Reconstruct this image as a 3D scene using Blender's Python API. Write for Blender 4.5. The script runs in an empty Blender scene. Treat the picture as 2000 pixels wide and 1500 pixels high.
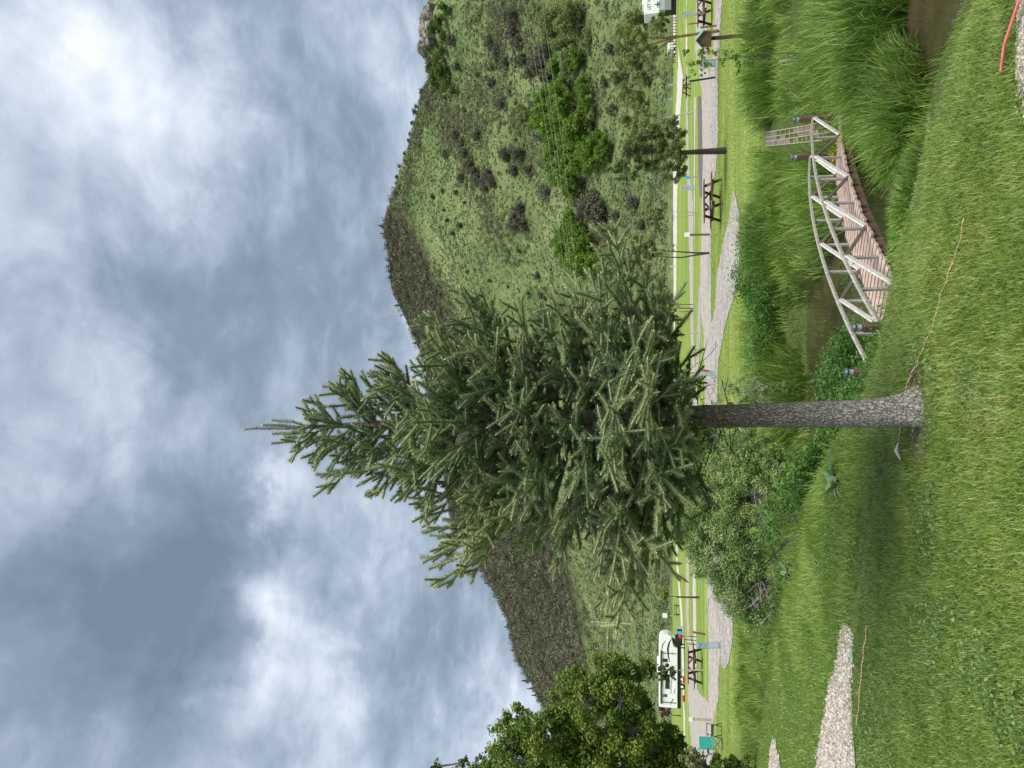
import bpy, bmesh, math, random
import numpy as np
from mathutils import Vector, Matrix, Euler
S = bpy.context.scene
COL = S.collection
R = math.radians
rng = np.random.default_rng(7)
random.seed(7)

# ---------------------------------------------------------------- camera
CAMZ = 2.35
PITCH = math.atan(302/1500)
CP, SP = math.cos(PITCH), math.sin(PITCH)
cd = bpy.data.cameras.new('camera')
cam = bpy.data.objects.new('camera', cd); COL.objects.link(cam)
cd.sensor_width = 36; cd.lens = 27.0; cd.clip_start = 0.05; cd.clip_end = 6000
# a portrait photograph stored on its side: the camera is rolled by 90 degrees
fw = Vector((0, CP, SP)); upv = Vector((0, -SP, CP)); rt = Vector((1, 0, 0))
m3 = Matrix((-upv, rt, -fw)).transposed()      # image right = world down, image up = world right
cam.matrix_world = Matrix.Translation((0, 0, CAMZ)) @ m3.to_4x4()
S.camera = cam
S.render.resolution_x = 1024; S.render.resolution_y = 768

# measured directions in the photograph -> places in the scene
def K(tx, ty, D):
    r = (750-ty)/1500; u = (1000-tx)/1500
    return Vector((r*D, (CP-u*SP)*D, CAMZ+(SP+u*CP)*D))
def G(tx, ty, z=0.0):
    u = (1000-tx)/1500
    D = (z-CAMZ)/(SP+u*CP)
    return K(tx, ty, D)
def ae(tx, ty):
    r = (750-ty)/1500; u = (1000-tx)/1500
    return r/(CP-u*SP), (SP+u*CP)/(CP-u*SP)
def proj(P):
    P = np.asarray(P, float)
    x = P[..., 0]; y = P[..., 1]; z = P[..., 2]-CAMZ
    D = np.maximum(y*CP+z*SP, 1e-3)
    return 1000-1500*(-y*SP+z*CP)/D, 750-1500*x/D, D

# ---------------------------------------------------------------- light and sky
SUN_EL, SUN_AZ = R(60), R(148)    # azimuth measured clockwise from +Y: behind the camera, to its left
sdir = Vector((math.sin(SUN_AZ)*math.cos(SUN_EL), math.cos(SUN_AZ)*math.cos(SUN_EL), math.sin(SUN_EL)))
sl = bpy.data.lights.new('sun', 'SUN'); sl.energy = 3.1; sl.angle = R(38); sl.color = (1, 0.95, 0.86)
so = bpy.data.objects.new('sun', sl); COL.objects.link(so)
so.rotation_euler = sdir.to_track_quat('Z', 'Y').to_euler()
S.view_settings.view_transform = 'Standard'; S.view_settings.look = 'None'
S.view_settings.gamma = 1; S.view_settings.use_curve_mapping = False
S.view_settings.exposure = 0.65

W = bpy.data.worlds.new('World'); S.world = W; W.use_nodes = True
nt = W.node_tree; nt.nodes.clear()
def N(nt, t, **kw):
    n = nt.nodes.new(t)
    for k, v in kw.items(): setattr(n, k, v)
    return n
def lk(nt, a, b): nt.links.new(a, b)
def mth(nt, op, a, b=None, c=None, clamp=False):
    n = nt.nodes.new('ShaderNodeMath'); n.operation = op; n.use_clamp = clamp
    for i, v in enumerate((a, b, c)):
        if v is None: continue
        if isinstance(v, (int, float)): n.inputs[i].default_value = v
        else: nt.links.new(v, n.inputs[i])
    return n.outputs[0]
def ramp(nt, fac, stops):
    n = nt.nodes.new('ShaderNodeValToRGB'); cr = n.color_ramp
    while len(cr.elements) < len(stops): cr.elements.new(0.5)
    for e, (p, c) in zip(cr.elements, stops):
        e.position = p; e.color = (*c, 1)
    nt.links.new(fac, n.inputs[0]); return n.outputs[0]
sky = N(nt, 'ShaderNodeTexSky', sky_type='NISHITA'); sky.sun_disc = False
sky.sun_elevation = SUN_EL; sky.sun_rotation = SUN_AZ; sky.air_density = 1.2; sky.dust_density = 1.5
tc = N(nt, 'ShaderNodeTexCoord')
sep = N(nt, 'ShaderNodeSeparateXYZ'); lk(nt, tc.outputs['Generated'], sep.inputs[0])
zz = mth(nt, 'ADD', mth(nt, 'MAXIMUM', sep.outputs[2], 0.0), 0.30)
cx = mth(nt, 'DIVIDE', sep.outputs[0], zz); cy = mth(nt, 'DIVIDE', sep.outputs[1], zz)
cmb = N(nt, 'ShaderNodeCombineXYZ'); lk(nt, cx, cmb.inputs[0]); lk(nt, cy, cmb.inputs[1])
def noise(nt, vec, sc, det=6, rough=0.55, dist=0.0, off=(0, 0, 0), ntype=None):
    mp = N(nt, 'ShaderNodeMapping'); mp.inputs['Location'].default_value = off
    lk(nt, vec, mp.inputs[0])
    n = N(nt, 'ShaderNodeTexNoise'); n.inputs['Scale'].default_value = sc
    n.inputs['Detail'].default_value = det; n.inputs['Roughness'].default_value = rough
    n.inputs['Distortion'].default_value = dist
    lk(nt, mp.outputs[0], n.inputs['Vector']); return n
nA = noise(nt, cmb.outputs[0], 1.5, 8, 0.52, 0.35, (3.1, 1.7, 0)).outputs['Fac']
nB = noise(nt, cmb.outputs[0], 4.6, 8, 0.56, 0.25, (9.1, 4.7, 2)).outputs['Fac']
# warp the direction a little so that the cloud masses have ragged outlines
nw = noise(nt, tc.outputs['Generated'], 4.0, 6, 0.6, 0.3, (1, 2, 3)).outputs['Color']
vs = N(nt, 'ShaderNodeVectorMath', operation='SUBTRACT'); lk(nt, nw, vs.inputs[0]); vs.inputs[1].default_value = (0.5, 0.5, 0.5)
vsc = N(nt, 'ShaderNodeVectorMath', operation='SCALE'); lk(nt, vs.outputs[0], vsc.inputs[0]); vsc.inputs['Scale'].default_value = 0.38
va = N(nt, 'ShaderNodeVectorMath', operation='ADD'); lk(nt, tc.outputs['Generated'], va.inputs[0]); lk(nt, vsc.outputs[0], va.inputs[1])
vn = N(nt, 'ShaderNodeVectorMath', operation='NORMALIZE'); lk(nt, va.outputs[0], vn.inputs[0])
BLOBS = [  # cloud masses: place in the photo, angular radius in px, brightness
 (230, 45, 85, .55), (190, 5, 60, .35), (320, 20, 60, .18), (90, 190, 70, .12), (350, 235, 45, .22), (250, 305, 80, .20), (470, 245, 60, .10), (320, 350, 55, .12), (480, 280, 50, .08),
 (60, 480, 90, .14), (470, 520, 40, .16), (150, 480, 60, .06), (190, 745, 60, .16), (60, 900, 90, .16), (90, 950, 50, .12), (140, 1410, 80, .10), (300, 980, 60, .14),
 (520, 870, 35, .45), (530, 925, 34, .50), (560, 900, 50, .25), (610, 960, 60, .28), (650, 1000, 60, .20), (560, 820, 50, .22), (700, 800, 60, .12), (740, 1090, 45, .20), (785, 1140, 45, .20),
 (560, 1220, 45, .34), (590, 1300, 55, .46), (570, 1390, 55, .40), (620, 1250, 70, .18), (280, 1380, 60, .24), (330, 1330, 50, .12), (500, 1420, 50, .14), (800, 1320, 70, .12), (990, 1330, 60, .22), (965, 1455, 60, .48), (1010, 1400, 40, .35), (800, 645, 40, .40), (785, 600, 60, .20), (770, 20, 35, .14), (620, 545, 80, .08),
 (400, 1090, 130, -.34), (470, 1040, 70, -.26), (500, 1000, 60, -.20), (400, 880, 90, -.26), (440, 800, 70, -.18), (260, 1180, 120, -.20), (180, 1080, 80, -.10), (430, 1220, 80, -.22), (400, 1330, 70, -.14),
 (270, 540, 90, -.20), (300, 640, 70, -.16), (420, 590, 80, -.16), (620, 680, 80, -.12), (700, 620, 60, -.18), (560, 330, 90, -.14), (670, 180, 110, -.14), (640, 60, 60, -.06), (520, 290, 50, -.10),
 (900, 1230, 110, -.26), (880, 1400, 80, -.22), (700, 1300, 60, -.06), (860, 1100, 70, -.08), (20, 720, 90, -.10), (60, 60, 70, -.06), (150, 1200, 60, -.10), (720, 400, 80, -.06), (480, 420, 60, -.06)]
acc = None
for tx, ty, rad, amp in BLOBS:
    d = (K(tx, ty, 1)-Vector((0, 0, CAMZ))).normalized()
    dp = N(nt, 'ShaderNodeVectorMath', operation='DOT_PRODUCT'); lk(nt, vn.outputs[0], dp.inputs[0]); dp.inputs[1].default_value = d
    s = 2*(1500/rad)**2*0.5
    g = mth(nt, 'MULTIPLY', mth(nt, 'EXPONENT', mth(nt, 'MULTIPLY', mth(nt, 'SUBTRACT', dp.outputs['Value'], 1.0), s*0.62)), amp*(0.44 if amp > 0 else 0.58))
    acc = g if acc is None else mth(nt, 'ADD', acc, g)
nC = noise(nt, cmb.outputs[0], 11.0, 7, 0.6, 0.6, (2.1, 7.7, 5)).outputs['Fac']
den = mth(nt, 'ADD', mth(nt, 'MULTIPLY', mth(nt, 'SUBTRACT', nA, 0.5), 1.0), mth(nt, 'MULTIPLY', mth(nt, 'SUBTRACT', nB, 0.5), 1.05))
den = mth(nt, 'ADD', den, mth(nt, 'MULTIPLY', mth(nt, 'SUBTRACT', nC, 0.5), 0.5))
den = mth(nt, 'ADD', mth(nt, 'ADD', den, acc), 0.49, clamp=True)
SKYK = 7.7
ccol = ramp(nt, den, [(0.0, (.17, .215, .275)), (0.28, (.245, .305, .385)), (0.50, (.385, .455, .555)), (0.70, (.57, .64, .74)), (0.88, (.74, .80, .87)), (1.0, (.90, .93, .97))])
mulc = N(nt, 'ShaderNodeVectorMath', operation='SCALE'); lk(nt, ccol, mulc.inputs[0]); mulc.inputs['Scale'].default_value = SKYK
mx = N(nt, 'ShaderNodeMix', data_type='RGBA'); mx.inputs['Factor'].default_value = 0.90
lk(nt, sky.outputs[0], mx.inputs['A']); lk(nt, mulc.outputs[0], mx.inputs['B'])
bg = N(nt, 'ShaderNodeBackground'); bg.inputs['Strength'].default_value = 0.10
lk(nt, mx.outputs['Result'], bg.inputs[0])
wo = N(nt, 'ShaderNodeOutputWorld'); lk(nt, bg.outputs[0], wo.inputs[0])

# ---------------------------------------------------------------- helpers
def nmat(name):
    m = bpy.data.materials.new(name); m.use_nodes = True; nt = m.node_tree; nt.nodes.clear()
    out = N(nt, 'ShaderNodeOutputMaterial'); p = N(nt, 'ShaderNodeBsdfPrincipled')
    lk(nt, p.outputs[0], out.inputs[0]); return m, nt, p, out
def plain(name, col, rough=0.6, var=0.12, sc=18.0, metal=0.0, bump=0.0, spec=0.4):
    m, nt, p, out = nmat(name)
    t = N(nt, 'ShaderNodeTexCoord'); n = noise(nt, t.outputs['Object'], sc, 5, 0.6)
    c0 = tuple(max(0, c*(1-var*1.6)) for c in col); c1 = tuple(min(1, c*(1+var)) for c in col)
    lk(nt, ramp(nt, n.outputs['Fac'], [(0.3, c0), (0.7, c1)]), p.inputs['Base Color'])
    p.inputs['Roughness'].default_value = rough; p.inputs['Metallic'].default_value = metal
    p.inputs['Specular IOR Level'].default_value = spec
    if bump:
        b = N(nt, 'ShaderNodeBump'); b.inputs['Strength'].default_value = bump; b.inputs['Distance'].default_value = 0.01
        lk(nt, n.outputs['Fac'], b.inputs['Height']); lk(nt, b.outputs[0], p.inputs['Normal'])
    return m
def foliage(name, cols, trans=0.3, rough=0.55, spec=0.3):
    """leaf colour chosen per leaf by the attribute 'tint'"""
    m, nt, p, out = nmat(name)
    a = N(nt, 'ShaderNodeAttribute'); a.attribute_name = 'tint'
    c = ramp(nt, a.outputs['Fac'], [(i/(len(cols)-1), c) for i, c in enumerate(cols)])
    lk(nt, c, p.inputs['Base Color']); p.inputs['Roughness'].default_value = rough
    p.inputs['Specular IOR Level'].default_value = spec
    if trans > 0:
        tr = N(nt, 'ShaderNodeBsdfTranslucent'); lk(nt, c, tr.inputs[0])
        ms = N(nt, 'ShaderNodeMixShader'); ms.inputs[0].default_value = trans
        lk(nt, p.outputs[0], ms.inputs[1]); lk(nt, tr.outputs[0], ms.inputs[2]); lk(nt, ms.outputs[0], out.inputs[0])
    return m
def wood(name, c0, c1, sc=(3, 3, 40), rough=0.8, bump=0.4):
    m, nt, p, out = nmat(name)
    t = N(nt, 'ShaderNodeTexCoord'); mp = N(nt, 'ShaderNodeMapping'); mp.inputs['Scale'].default_value = sc
    lk(nt, t.outputs['Object'], mp.inputs[0])
    n = noise(nt, mp.outputs[0], 1.0, 6, 0.65)
    lk(nt, ramp(nt, n.outputs['Fac'], [(0.3, c0), (0.7, c1)]), p.inputs['Base Color'])
    p.inputs['Roughness'].default_value = rough
    b = N(nt, 'ShaderNodeBump'); b.inputs['Strength'].default_value = bump; b.inputs['Distance'].default_value = 0.004
    lk(nt, n.outputs['Fac'], b.inputs['Height']); lk(nt, b.outputs[0], p.inputs['Normal'])
    return m

def mesh_np(name, V, F, mat, parent=None, smooth=False, tint=None, extra=None):
    """V (n,3); F list of index arrays (k,3) and/or (k,4)"""
    V = np.asarray(V, np.float32)
    if not isinstance(F, list): F = [F]
    F = [np.asarray(f, np.int32) for f in F if len(f)]
    me = bpy.data.meshes.new(name)
    me.vertices.add(len(V)); me.vertices.foreach_set('co', V.ravel())
    loops = np.concatenate([f.ravel() for f in F]); cnt = np.concatenate([np.full(len(f), f.shape[1], np.int32) for f in F])
    st = np.concatenate([[0], np.cumsum(cnt)[:-1]]).astype(np.int32)
    me.loops.add(len(loops)); me.loops.foreach_set('vertex_index', loops)
    me.polygons.add(len(cnt)); me.polygons.foreach_set('loop_start', st); me.polygons.foreach_set('loop_total', cnt)
    if smooth: me.polygons.foreach_set('use_smooth', np.ones(len(cnt), bool))
    if tint is not None:
        a = me.attributes.new('tint', 'FLOAT', 'POINT'); a.data.foreach_set('value', np.asarray(tint, np.float32))
    if extra:
        for k, v in extra.items():
            a = me.attributes.new(k, 'FLOAT', 'POINT'); a.data.foreach_set('value', np.asarray(v, np.float32))
    me.update(calc_edges=True); me.validate()
    if mat: me.materials.append(mat)
    o = bpy.data.objects.new(name, me); COL.objects.link(o)
    if parent: o.parent = parent
    return o
def tag(o, label=None, cat=None, group=None, kind=None):
    if label: o['label'] = label
    if cat: o['category'] = cat
    if group: o['group'] = group
    if kind: o['kind'] = kind
    return o
def thing(name, label, cat, loc=(0, 0, 0), rz=0, group=None, sc=1.0):
    o = bpy.data.objects.new(name, None); COL.objects.link(o); o.empty_display_size = 0.2
    o.location = loc; o.rotation_euler = (0, 0, rz); o.scale = (sc, sc, sc)
    return tag(o, label, cat, group)
def dup(root, label, loc=None, rz=None, sc=None, group=None):
    r = root.copy(); COL.objects.link(r)
    if loc is not None: r.location = loc
    if rz is not None: r.rotation_euler = (0, 0, rz)
    if sc is not None: r.scale = (sc, sc, sc)
    r['label'] = label
    if group: r['group'] = group
    for ch in list(root.children):
        c = ch.copy(); COL.objects.link(c); c.parent = r
        for g in list(ch.children):
            d = g.copy(); COL.objects.link(d); d.parent = c
    return r

class MB:
    """collects boxes, bars, tubes into one mesh"""
    def __init__(s): s.V = []; s.F = []; s.n = 0
    def add(s, V, F):
        s.V += [tuple(v) for v in V]; s.F += [tuple(i+s.n for i in f) for f in F]; s.n += len(V); return s
    def box(s, c, d, rot=None):
        hx, hy, hz = d[0]/2, d[1]/2, d[2]/2
        vs = [Vector((x, y, z)) for x in (-hx, hx) for y in (-hy, hy) for z in (-hz, hz)]
        if rot is not None: vs = [rot @ v for v in vs]
        vs = [v+Vector(c) for v in vs]
        return s.add(vs, [(0, 1, 3, 2), (4, 6, 7, 5), (0, 4, 5, 1), (2, 3, 7, 6), (0, 2, 6, 4), (1, 5, 7, 3)])
    def bar(s, a, b, w, t, up=(0, 0, 1)):
        """board from a to b, w across, t thick (t along up)"""
        a = Vector(a); b = Vector(b); ax = (b-a); L = ax.length; ax.normalize()
        sd = ax.cross(Vector(up))
        if sd.length < 1e-4: sd = ax.cross(Vector((1, 0, 0)))
        sd.normalize(); u = sd.cross(ax).normalized()
        rot = Matrix((ax, sd, u)).transposed()
        return s.box((a+b)/2, (L, w, t), rot)
    def tube(s, pts, rad, n=8, cap=True):
        pts = [Vector(p) for p in pts]
        if isinstance(rad, (int, float)): rad = [rad]*len(pts)
        base = s.n; V = []; F = []; prev = None
        for i, p in enumerate(pts):
            t = (pts[min(i+1, len(pts)-1)]-pts[max(i-1, 0)]).normalized()
            if prev is None:
                prev = t.cross(Vector((0.31, 0.9, 0.2)));
                if prev.length < 1e-3: prev = t.cross(Vector((1, 0, 0)))
            prev = (prev-t*prev.dot(t)).normalized(); q = t.cross(prev)
            for k in range(n):
                an = 2*math.pi*k/n
                V.append(p+(prev*math.cos(an)+q*math.sin(an))*rad[i])
        for i in range(len(pts)-1):
            for k in range(n):
                F.append((i*n+k, i*n+(k+1) % n, (i+1)*n+(k+1) % n, (i+1)*n+k))
        if cap:
            F.append(tuple(range(n))[::-1]); F.append(tuple((len(pts)-1)*n+k for k in range(n)))
        return s.add(V, F)
    def lathe(s, prof, n=16, c=(0, 0, 0)):
        V = []; F = []
        for r, z in prof:
            for k in range(n):
                an = 2*math.pi*k/n; V.append((c[0]+r*math.cos(an), c[1]+r*math.sin(an), c[2]+z))
        for i in range(len(prof)-1):
            for k in range(n): F.append((i*n+k, i*n+(k+1) % n, (i+1)*n+(k+1) % n, (i+1)*n+k))
        F.append(tuple(range(n))[::-1]); F.append(tuple((len(prof)-1)*n+k for k in range(n)))
        return s.add(V, F)
    def prism(s, poly, y0, y1):
        """polygon in XZ, extruded along Y"""
        n = len(poly)
        V = [(x, y0, z) for x, z in poly]+[(x, y1, z) for x, z in poly]
        F = [tuple(range(n)), tuple(range(2*n-1, n-1, -1))]+[(i, i+n, (i+1) % n+n, (i+1) % n) for i in range(n)]
        return s.add(V, F)
    def build(s, name, mat, parent=None, bevel=0.0, smooth=False):
        me = bpy.data.meshes.new(name); me.from_pydata(s.V, [], s.F); me.update()
        bm = bmesh.new(); bm.from_mesh(me); bmesh.ops.recalc_face_normals(bm, faces=bm.faces)
        if bevel > 0:
            bmesh.ops.bevel(bm, geom=[e for e in bm.edges if len(e.link_faces) == 2 and e.calc_face_angle(0) > 0.5], offset=bevel, segments=1, affect='EDGES', profile=0.5)
        if smooth:
            for f in bm.faces: f.smooth = True
            for e in bm.edges:
                if len(e.link_faces) == 2 and e.calc_face_angle(0) > 0.7: e.smooth = False
        bm.to_mesh(me); bm.free()
        if mat: me.materials.append(mat)
        o = bpy.data.objects.new(name, me); COL.objects.link(o)
        if parent: o.parent = parent
        return o

def unit(v): return v/np.maximum(np.linalg.norm(v, axis=-1, keepdims=True), 1e-9)
def rdir(n): return unit(rng.normal(size=(n, 3)))
def leaves(C, size, up=0.3, aspect=0.55, nrm=None):
    """rhombic folded leaves; returns V, F(tri), leaf index"""
    n = len(C); size = np.broadcast_to(size, (n,)).astype(float)
    nd = rdir(n) if nrm is None else nrm
    nd = unit(nd+np.array([0, 0, up]))
    d = rdir(n); d = unit(d-nd*(d*nd).sum(1, keepdims=True)); s = np.cross(nd, d)
    L = size[:, None]; w = L*aspect*0.5
    V = np.stack([C-d*L*.5, C+s*w+nd*L*.08-d*L*.05, C+d*L*.5-nd*L*.06, C-s*w+nd*L*.08-d*L*.05], 1)
    b = np.arange(n)[:, None]*4
    F = np.concatenate([b+np.array([[0, 1, 2]]), b+np.array([[0, 2, 3]])])
    return V.reshape(-1, 3), F
def blades(P, h, w, az, lean, bend, segs=3, tipw=0.12, twist=None):
    """grass blades: P roots, h length, az heading, lean start tilt, bend total extra tilt (rad)"""
    n = len(P); f = lambda v: np.broadcast_to(v, (n,)).astype(float)
    h, w, az, lean, bend = map(f, (h, w, az, lean, bend))
    hd = np.stack([np.cos(az), np.sin(az), np.zeros(n)], 1)
    sd = np.stack([-np.sin(az), np.cos(az), np.zeros(n)], 1)
    if twist is not None:
        tw = f(twist)[:, None]; sd = unit(sd*np.cos(tw)+hd*np.sin(tw))
    V = []; p = P.astype(float).copy()
    for k in range(segs+1):
        t = k/segs
        ww = w*(1-(1-tipw)*t**1.5)*0.5*(0.75 if k == 0 else 1)
        V.append(p-sd*ww[:, None]); V.append(p+sd*ww[:, None])
        th = lean+bend*(t+0.5/segs)**1.4
        p = p+(hd*np.sin(th)[:, None]+np.array([0, 0, 1])*np.cos(th)[:, None])*(h/segs)[:, None]
    V = np.stack(V, 1); m = 2*(segs+1)
    b = np.arange(n)[:, None]*m
    F = np.concatenate([b+np.array([[2*k, 2*k+1, 2*k+3, 2*k+2]]) for k in range(segs)])
    return V.reshape(-1, 3), F, m
def tubes_np(A, B, ra, rb, n=4):
    """many straight tapered sticks"""
    d = unit(B-A); q = np.cross(d, np.array([0.3, 0.2, 0.93])); q = unit(q); s = np.cross(d, q)
    ra = np.broadcast_to(ra, (len(A),))[:, None]; rb = np.broadcast_to(rb, (len(A),))[:, None]
    V = []
    for e, r in ((A, ra), (B, rb)):
        for k in range(n):
            a = 2*math.pi*k/n; V.append(e+(q*math.cos(a)+s*math.sin(a))*r)
    V = np.stack(V, 1); b = np.arange(len(A))[:, None]*2*n
    F = np.concatenate([b+np.array([[k, (k+1) % n, n+(k+1) % n, n+k]]) for k in range(n)])
    return V.reshape(-1, 3), F
def vnoise(x, y, seed=0, oct=4, sc=1.0):
    """smooth value noise, -1..1"""
    r = np.random.default_rng(seed); T = r.random((64, 64))*2-1
    out = np.zeros(np.broadcast(x, y).shape); amp = 1; tot = 0
    for o in range(oct):
        xs = np.asarray(x)*sc*2**o+17.3*o; ys = np.asarray(y)*sc*2**o+5.1*o
        xi = np.floor(xs).astype(int); yi = np.floor(ys).astype(int); fx = xs-xi; fy = ys-yi
        fx = fx*fx*(3-2*fx); fy = fy*fy*(3-2*fy)
        g = lambda a, b: T[a % 64, b % 64]
        out = out+amp*((g(xi, yi)*(1-fx)+g(xi+1, yi)*fx)*(1-fy)+(g(xi, yi+1)*(1-fx)+g(xi+1, yi+1)*fx)*fy)
        tot += amp; amp *= 0.5
    return out/tot
# ---------------------------------------------------------------- terrain
XS = np.array([-60, -30, -9, -5, -1.7, 0, .65, 1.3, 1.77, 2.13, 2.33, 4, 8, 20, 60.])
YN = np.array([60, 34, 19.2, 15.5, 11.0, 7.4, 6.7, 6.1, 5.75, 5.25, 4.9, 4.0, 3.0, 2, 1.])       # near lawn edge
XW = np.array([-60, -30, -9, -5, -3, 0, .8, 2.0, 3.0, 3.9, 4.6, 6, 8, 20, 60.])
YW1 = np.array([66, 40, 22.5, 18.5, 17.2, 14.8, 13.9, 12.6, 11.9, 10.6, 8.9, 7.8, 7.2, 6, 4.])
YW2 = np.array([67, 41, 23.5, 20.0, 19.0, 19.6, 20.0, 19.8, 15.5, 13.8, 13.6, 13.8, 14.5, 15, 16.])
XF = np.array([-60, -30, -9, -1, 2, 5, 8, 20, 60.])
YF = np.array([72, 45, 26.0, 25.0, 24.5, 21.5, 20.0, 18.5, 18.5])
WATER_Z = -1.0
def terrain(x, y):
    x = np.asarray(x, float); y = np.asarray(y, float)
    wob = 0.35*vnoise(x, y, 3, 3, 0.6)
    yn = np.interp(x, XS, YN)+wob*0.6; w1 = np.interp(x, XW, YW1)+wob; w2 = np.interp(x, XW, YW2)+wob; yf = np.interp(x, XF, YF)
    w1 = np.maximum(w1, yn+1.5); w2 = np.maximum(w2, w1+.6); yf = np.maximum(yf, w2+2.5)
    zn = 0.70-0.012*np.maximum(-x, 0)-0.022*np.maximum(x, 0)-0.02*np.clip(y-5.6, 0, 12)
    ze = np.maximum(zn-0.08, 0.25)
    z = np.where(y < yn, zn+(ze-zn)*np.clip((y-yn+1.2)/1.2, 0, 1), 0)
    t = np.clip((y-yn)/(w1-yn), 0, 1)**0.72
    z = np.where((y >= yn) & (y < w1), ze+(-1.0-ze)*t, z)
    mid = (w1+w2)/2
    dep = 0.12+0.10*(w2-w1)
    bot = -1.0-dep*np.sin(np.pi*np.clip((y-w1)/(w2-w1), 0, 1))**0.7
    z = np.where((y >= w1) & (y < w2), bot, z)
    s = np.clip((y-w2)/(yf-w2), 0, 1)
    z = np.where((y >= w2) & (y < yf), -1.0+0.30*np.clip(s/0.12, 0, 1)+0.70*np.clip((s-.1)/.9, 0, 1)**0.85, z)
    z = np.where(y >= yf, 0.0, z)
    # pool behind the reed island at the right
    e = ((x-8.3)/1.3)**2+((y-16.7)/.55)**2
    z = np.where(e < 1.6, np.minimum(z, -1.25+0.55*np.clip(e-0.55, 0, 1)), z)
    rough = 0.035*vnoise(x, y, 5, 4, 1.1)*np.clip((yf+1-y)/2, 0, 1)
    return z+rough
def GT(tx, ty):
    """where the line of sight meets the terrain"""
    D = np.arange(3.0, 60, 0.04); r = (750-ty)/1500; u = (1000-tx)/1500
    X = r*D; Y = (CP-u*SP)*D; Z = CAMZ+(SP+u*CP)*D
    b = Z < terrain(X, Y); i = np.argmax(b) if b.any() else len(D)-1
    return Vector((X[i], Y[i], float(terrain(X[i], Y[i]))))
def axis(segs):
    a = []
    for lo, hi, st in segs: a += list(np.arange(lo, hi, st))
    return np.array(sorted(set(np.round(a, 4))))
gx = axis([(-1500, -300, 100), (-300, -60, 20), (-60, -16, 2), (-16, -8, .25), (-8, 10, .11), (10, 18, .3), (18, 60, 2), (60, 300, 20), (300, 1501, 100)])
gy = axis([(-60, -6, 3), (-6, 2, .4), (2, 20, .11), (20, 32, .25), (32, 50, 1), (50, 150, 10), (150, 500, 25), (500, 2001, 100)])
GX, GY = np.meshgrid(gx, gy)
GZ = terrain(GX, GY)
nx, ny = len(gx), len(gy)
ii = (np.arange(ny-1)[:, None]*nx+np.arange(nx-1)[None, :]).ravel()
FQ = np.stack([ii, ii+1, ii+nx+1, ii+nx], 1)
yn_ = np.interp(GX, XS, YN); w1_ = np.interp(GX, XW, YW1); w2_ = np.interp(GX, XW, YW2); yf_ = np.interp(GX, XF, YF)
# zone: 0 near lawn, 0.5 bank soil, 1 far lawn
zone = np.where(GY < yn_, 0.0, np.where(GY < yf_-1.5, 0.5, 1.0))
zone = np.where((GY > yf_-1.5), np.clip(0.5+(GY-yf_+1.5)/3, 0.5, 1), zone)
zone = np.where(GY < yn_, np.clip((GY-yn_+1)*0.5, 0, 0.5), zone)
# bare soil round the foot of the tree
TREE = K(1792, 800, 5.18); TREE.z = float(terrain(TREE.x, TREE.y))
rr = np.hypot((GX-TREE.x)*0.55, (GY-TREE.y))
bare = np.clip(1.3-rr/0.22+0.5*vnoise(GX, GY, 9, 3, 3), 0, 1)*(rr < 0.5)
TL = [GT(1668, 1215), GT(1690, 1080), GT(1712, 960), GT(1745, 868)]
def trod(x, y):
    d = np.full(np.shape(x), 9.0)
    for a, b in zip(TL[:-1], TL[1:]):
        vx, vy = b.x-a.x, b.y-a.y; t = np.clip(((x-a.x)*vx+(y-a.y)*vy)/(vx*vx+vy*vy), 0, 1); d = np.minimum(d, np.hypot(x-a.x-t*vx, y-a.y-t*vy))
    return d
bare = np.maximum(bare, np.clip(.7-trod(GX, GY)/.16, 0, .5))
m, nt, p, out = nmat('ground')
t = N(nt, 'ShaderNodeTexCoord')
az_ = N(nt, 'ShaderNodeAttribute'); az_.attribute_name = 'zone'
ab_ = N(nt, 'ShaderNodeAttribute'); ab_.attribute_name = 'bare'
n1 = noise(nt, t.outputs['Object'], 0.35, 8, 0.7, 0.4).outputs['Fac']
n2 = noise(nt, t.outputs['Object'], 9.0, 8, 0.75).outputs['Fac']
n3 = noise(nt, t.outputs['Object'], 1.6, 6, 0.7, .3).outputs['Fac']
lawn = ramp(nt, n2, [(0.3, (.05, .085, .015)), (0.55, (.10, .16, .03)), (0.75, (.17, .21, .06))])
soil = ramp(nt, n2, [(0.3, (.05, .038, .026)), (0.55, (.13, .10, .07)), (0.75, (.24, .20, .15))])
bank = ramp(nt, mth(nt, 'ADD', mth(nt, 'MULTIPLY', n2, .6), mth(nt, 'MULTIPLY', n3, .4)), [(0.36, (.035, .055, .015)), (0.50, (.07, .11, .025)), (0.58, (.10, .10, .045)), (0.68, (.20, .165, .11))])
# mown campground lawn: bands of yellower and greener grass
mp = N(nt, 'ShaderNodeMapping'); mp.inputs['Scale'].default_value = (0.02, 0.32, 1); lk(nt, t.outputs['Object'], mp.inputs[0])
n4 = noise(nt, mp.outputs[0], 1.0, 6, 0.7, 0.2).outputs['Fac']
mxf = mth(nt, 'ADD', mth(nt, 'MULTIPLY', n4, 0.55), mth(nt, 'MULTIPLY', n3, 0.25)); mxf = mth(nt, 'ADD', mxf, mth(nt, 'MULTIPLY', n2, 0.2))
far = ramp(nt, mxf, [(0.34, (.075, .15, .02)), (0.47, (.17, .25, .045)), (0.60, (.30, .36, .10)), (0.72, (.38, .38, .17))])
def mixc(nt, f, a, b):
    n = N(nt, 'ShaderNodeMix', data_type='RGBA')
    if isinstance(f, float): n.inputs['Factor'].default_value = f
    else: lk(nt, f, n.inputs['Factor'])
    for s, v in (('A', a), ('B', b)):
        if isinstance(v, tuple): n.inputs[s].default_value = (*v, 1)
        else: lk(nt, v, n.inputs[s])
    return n.outputs['Result']
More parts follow.
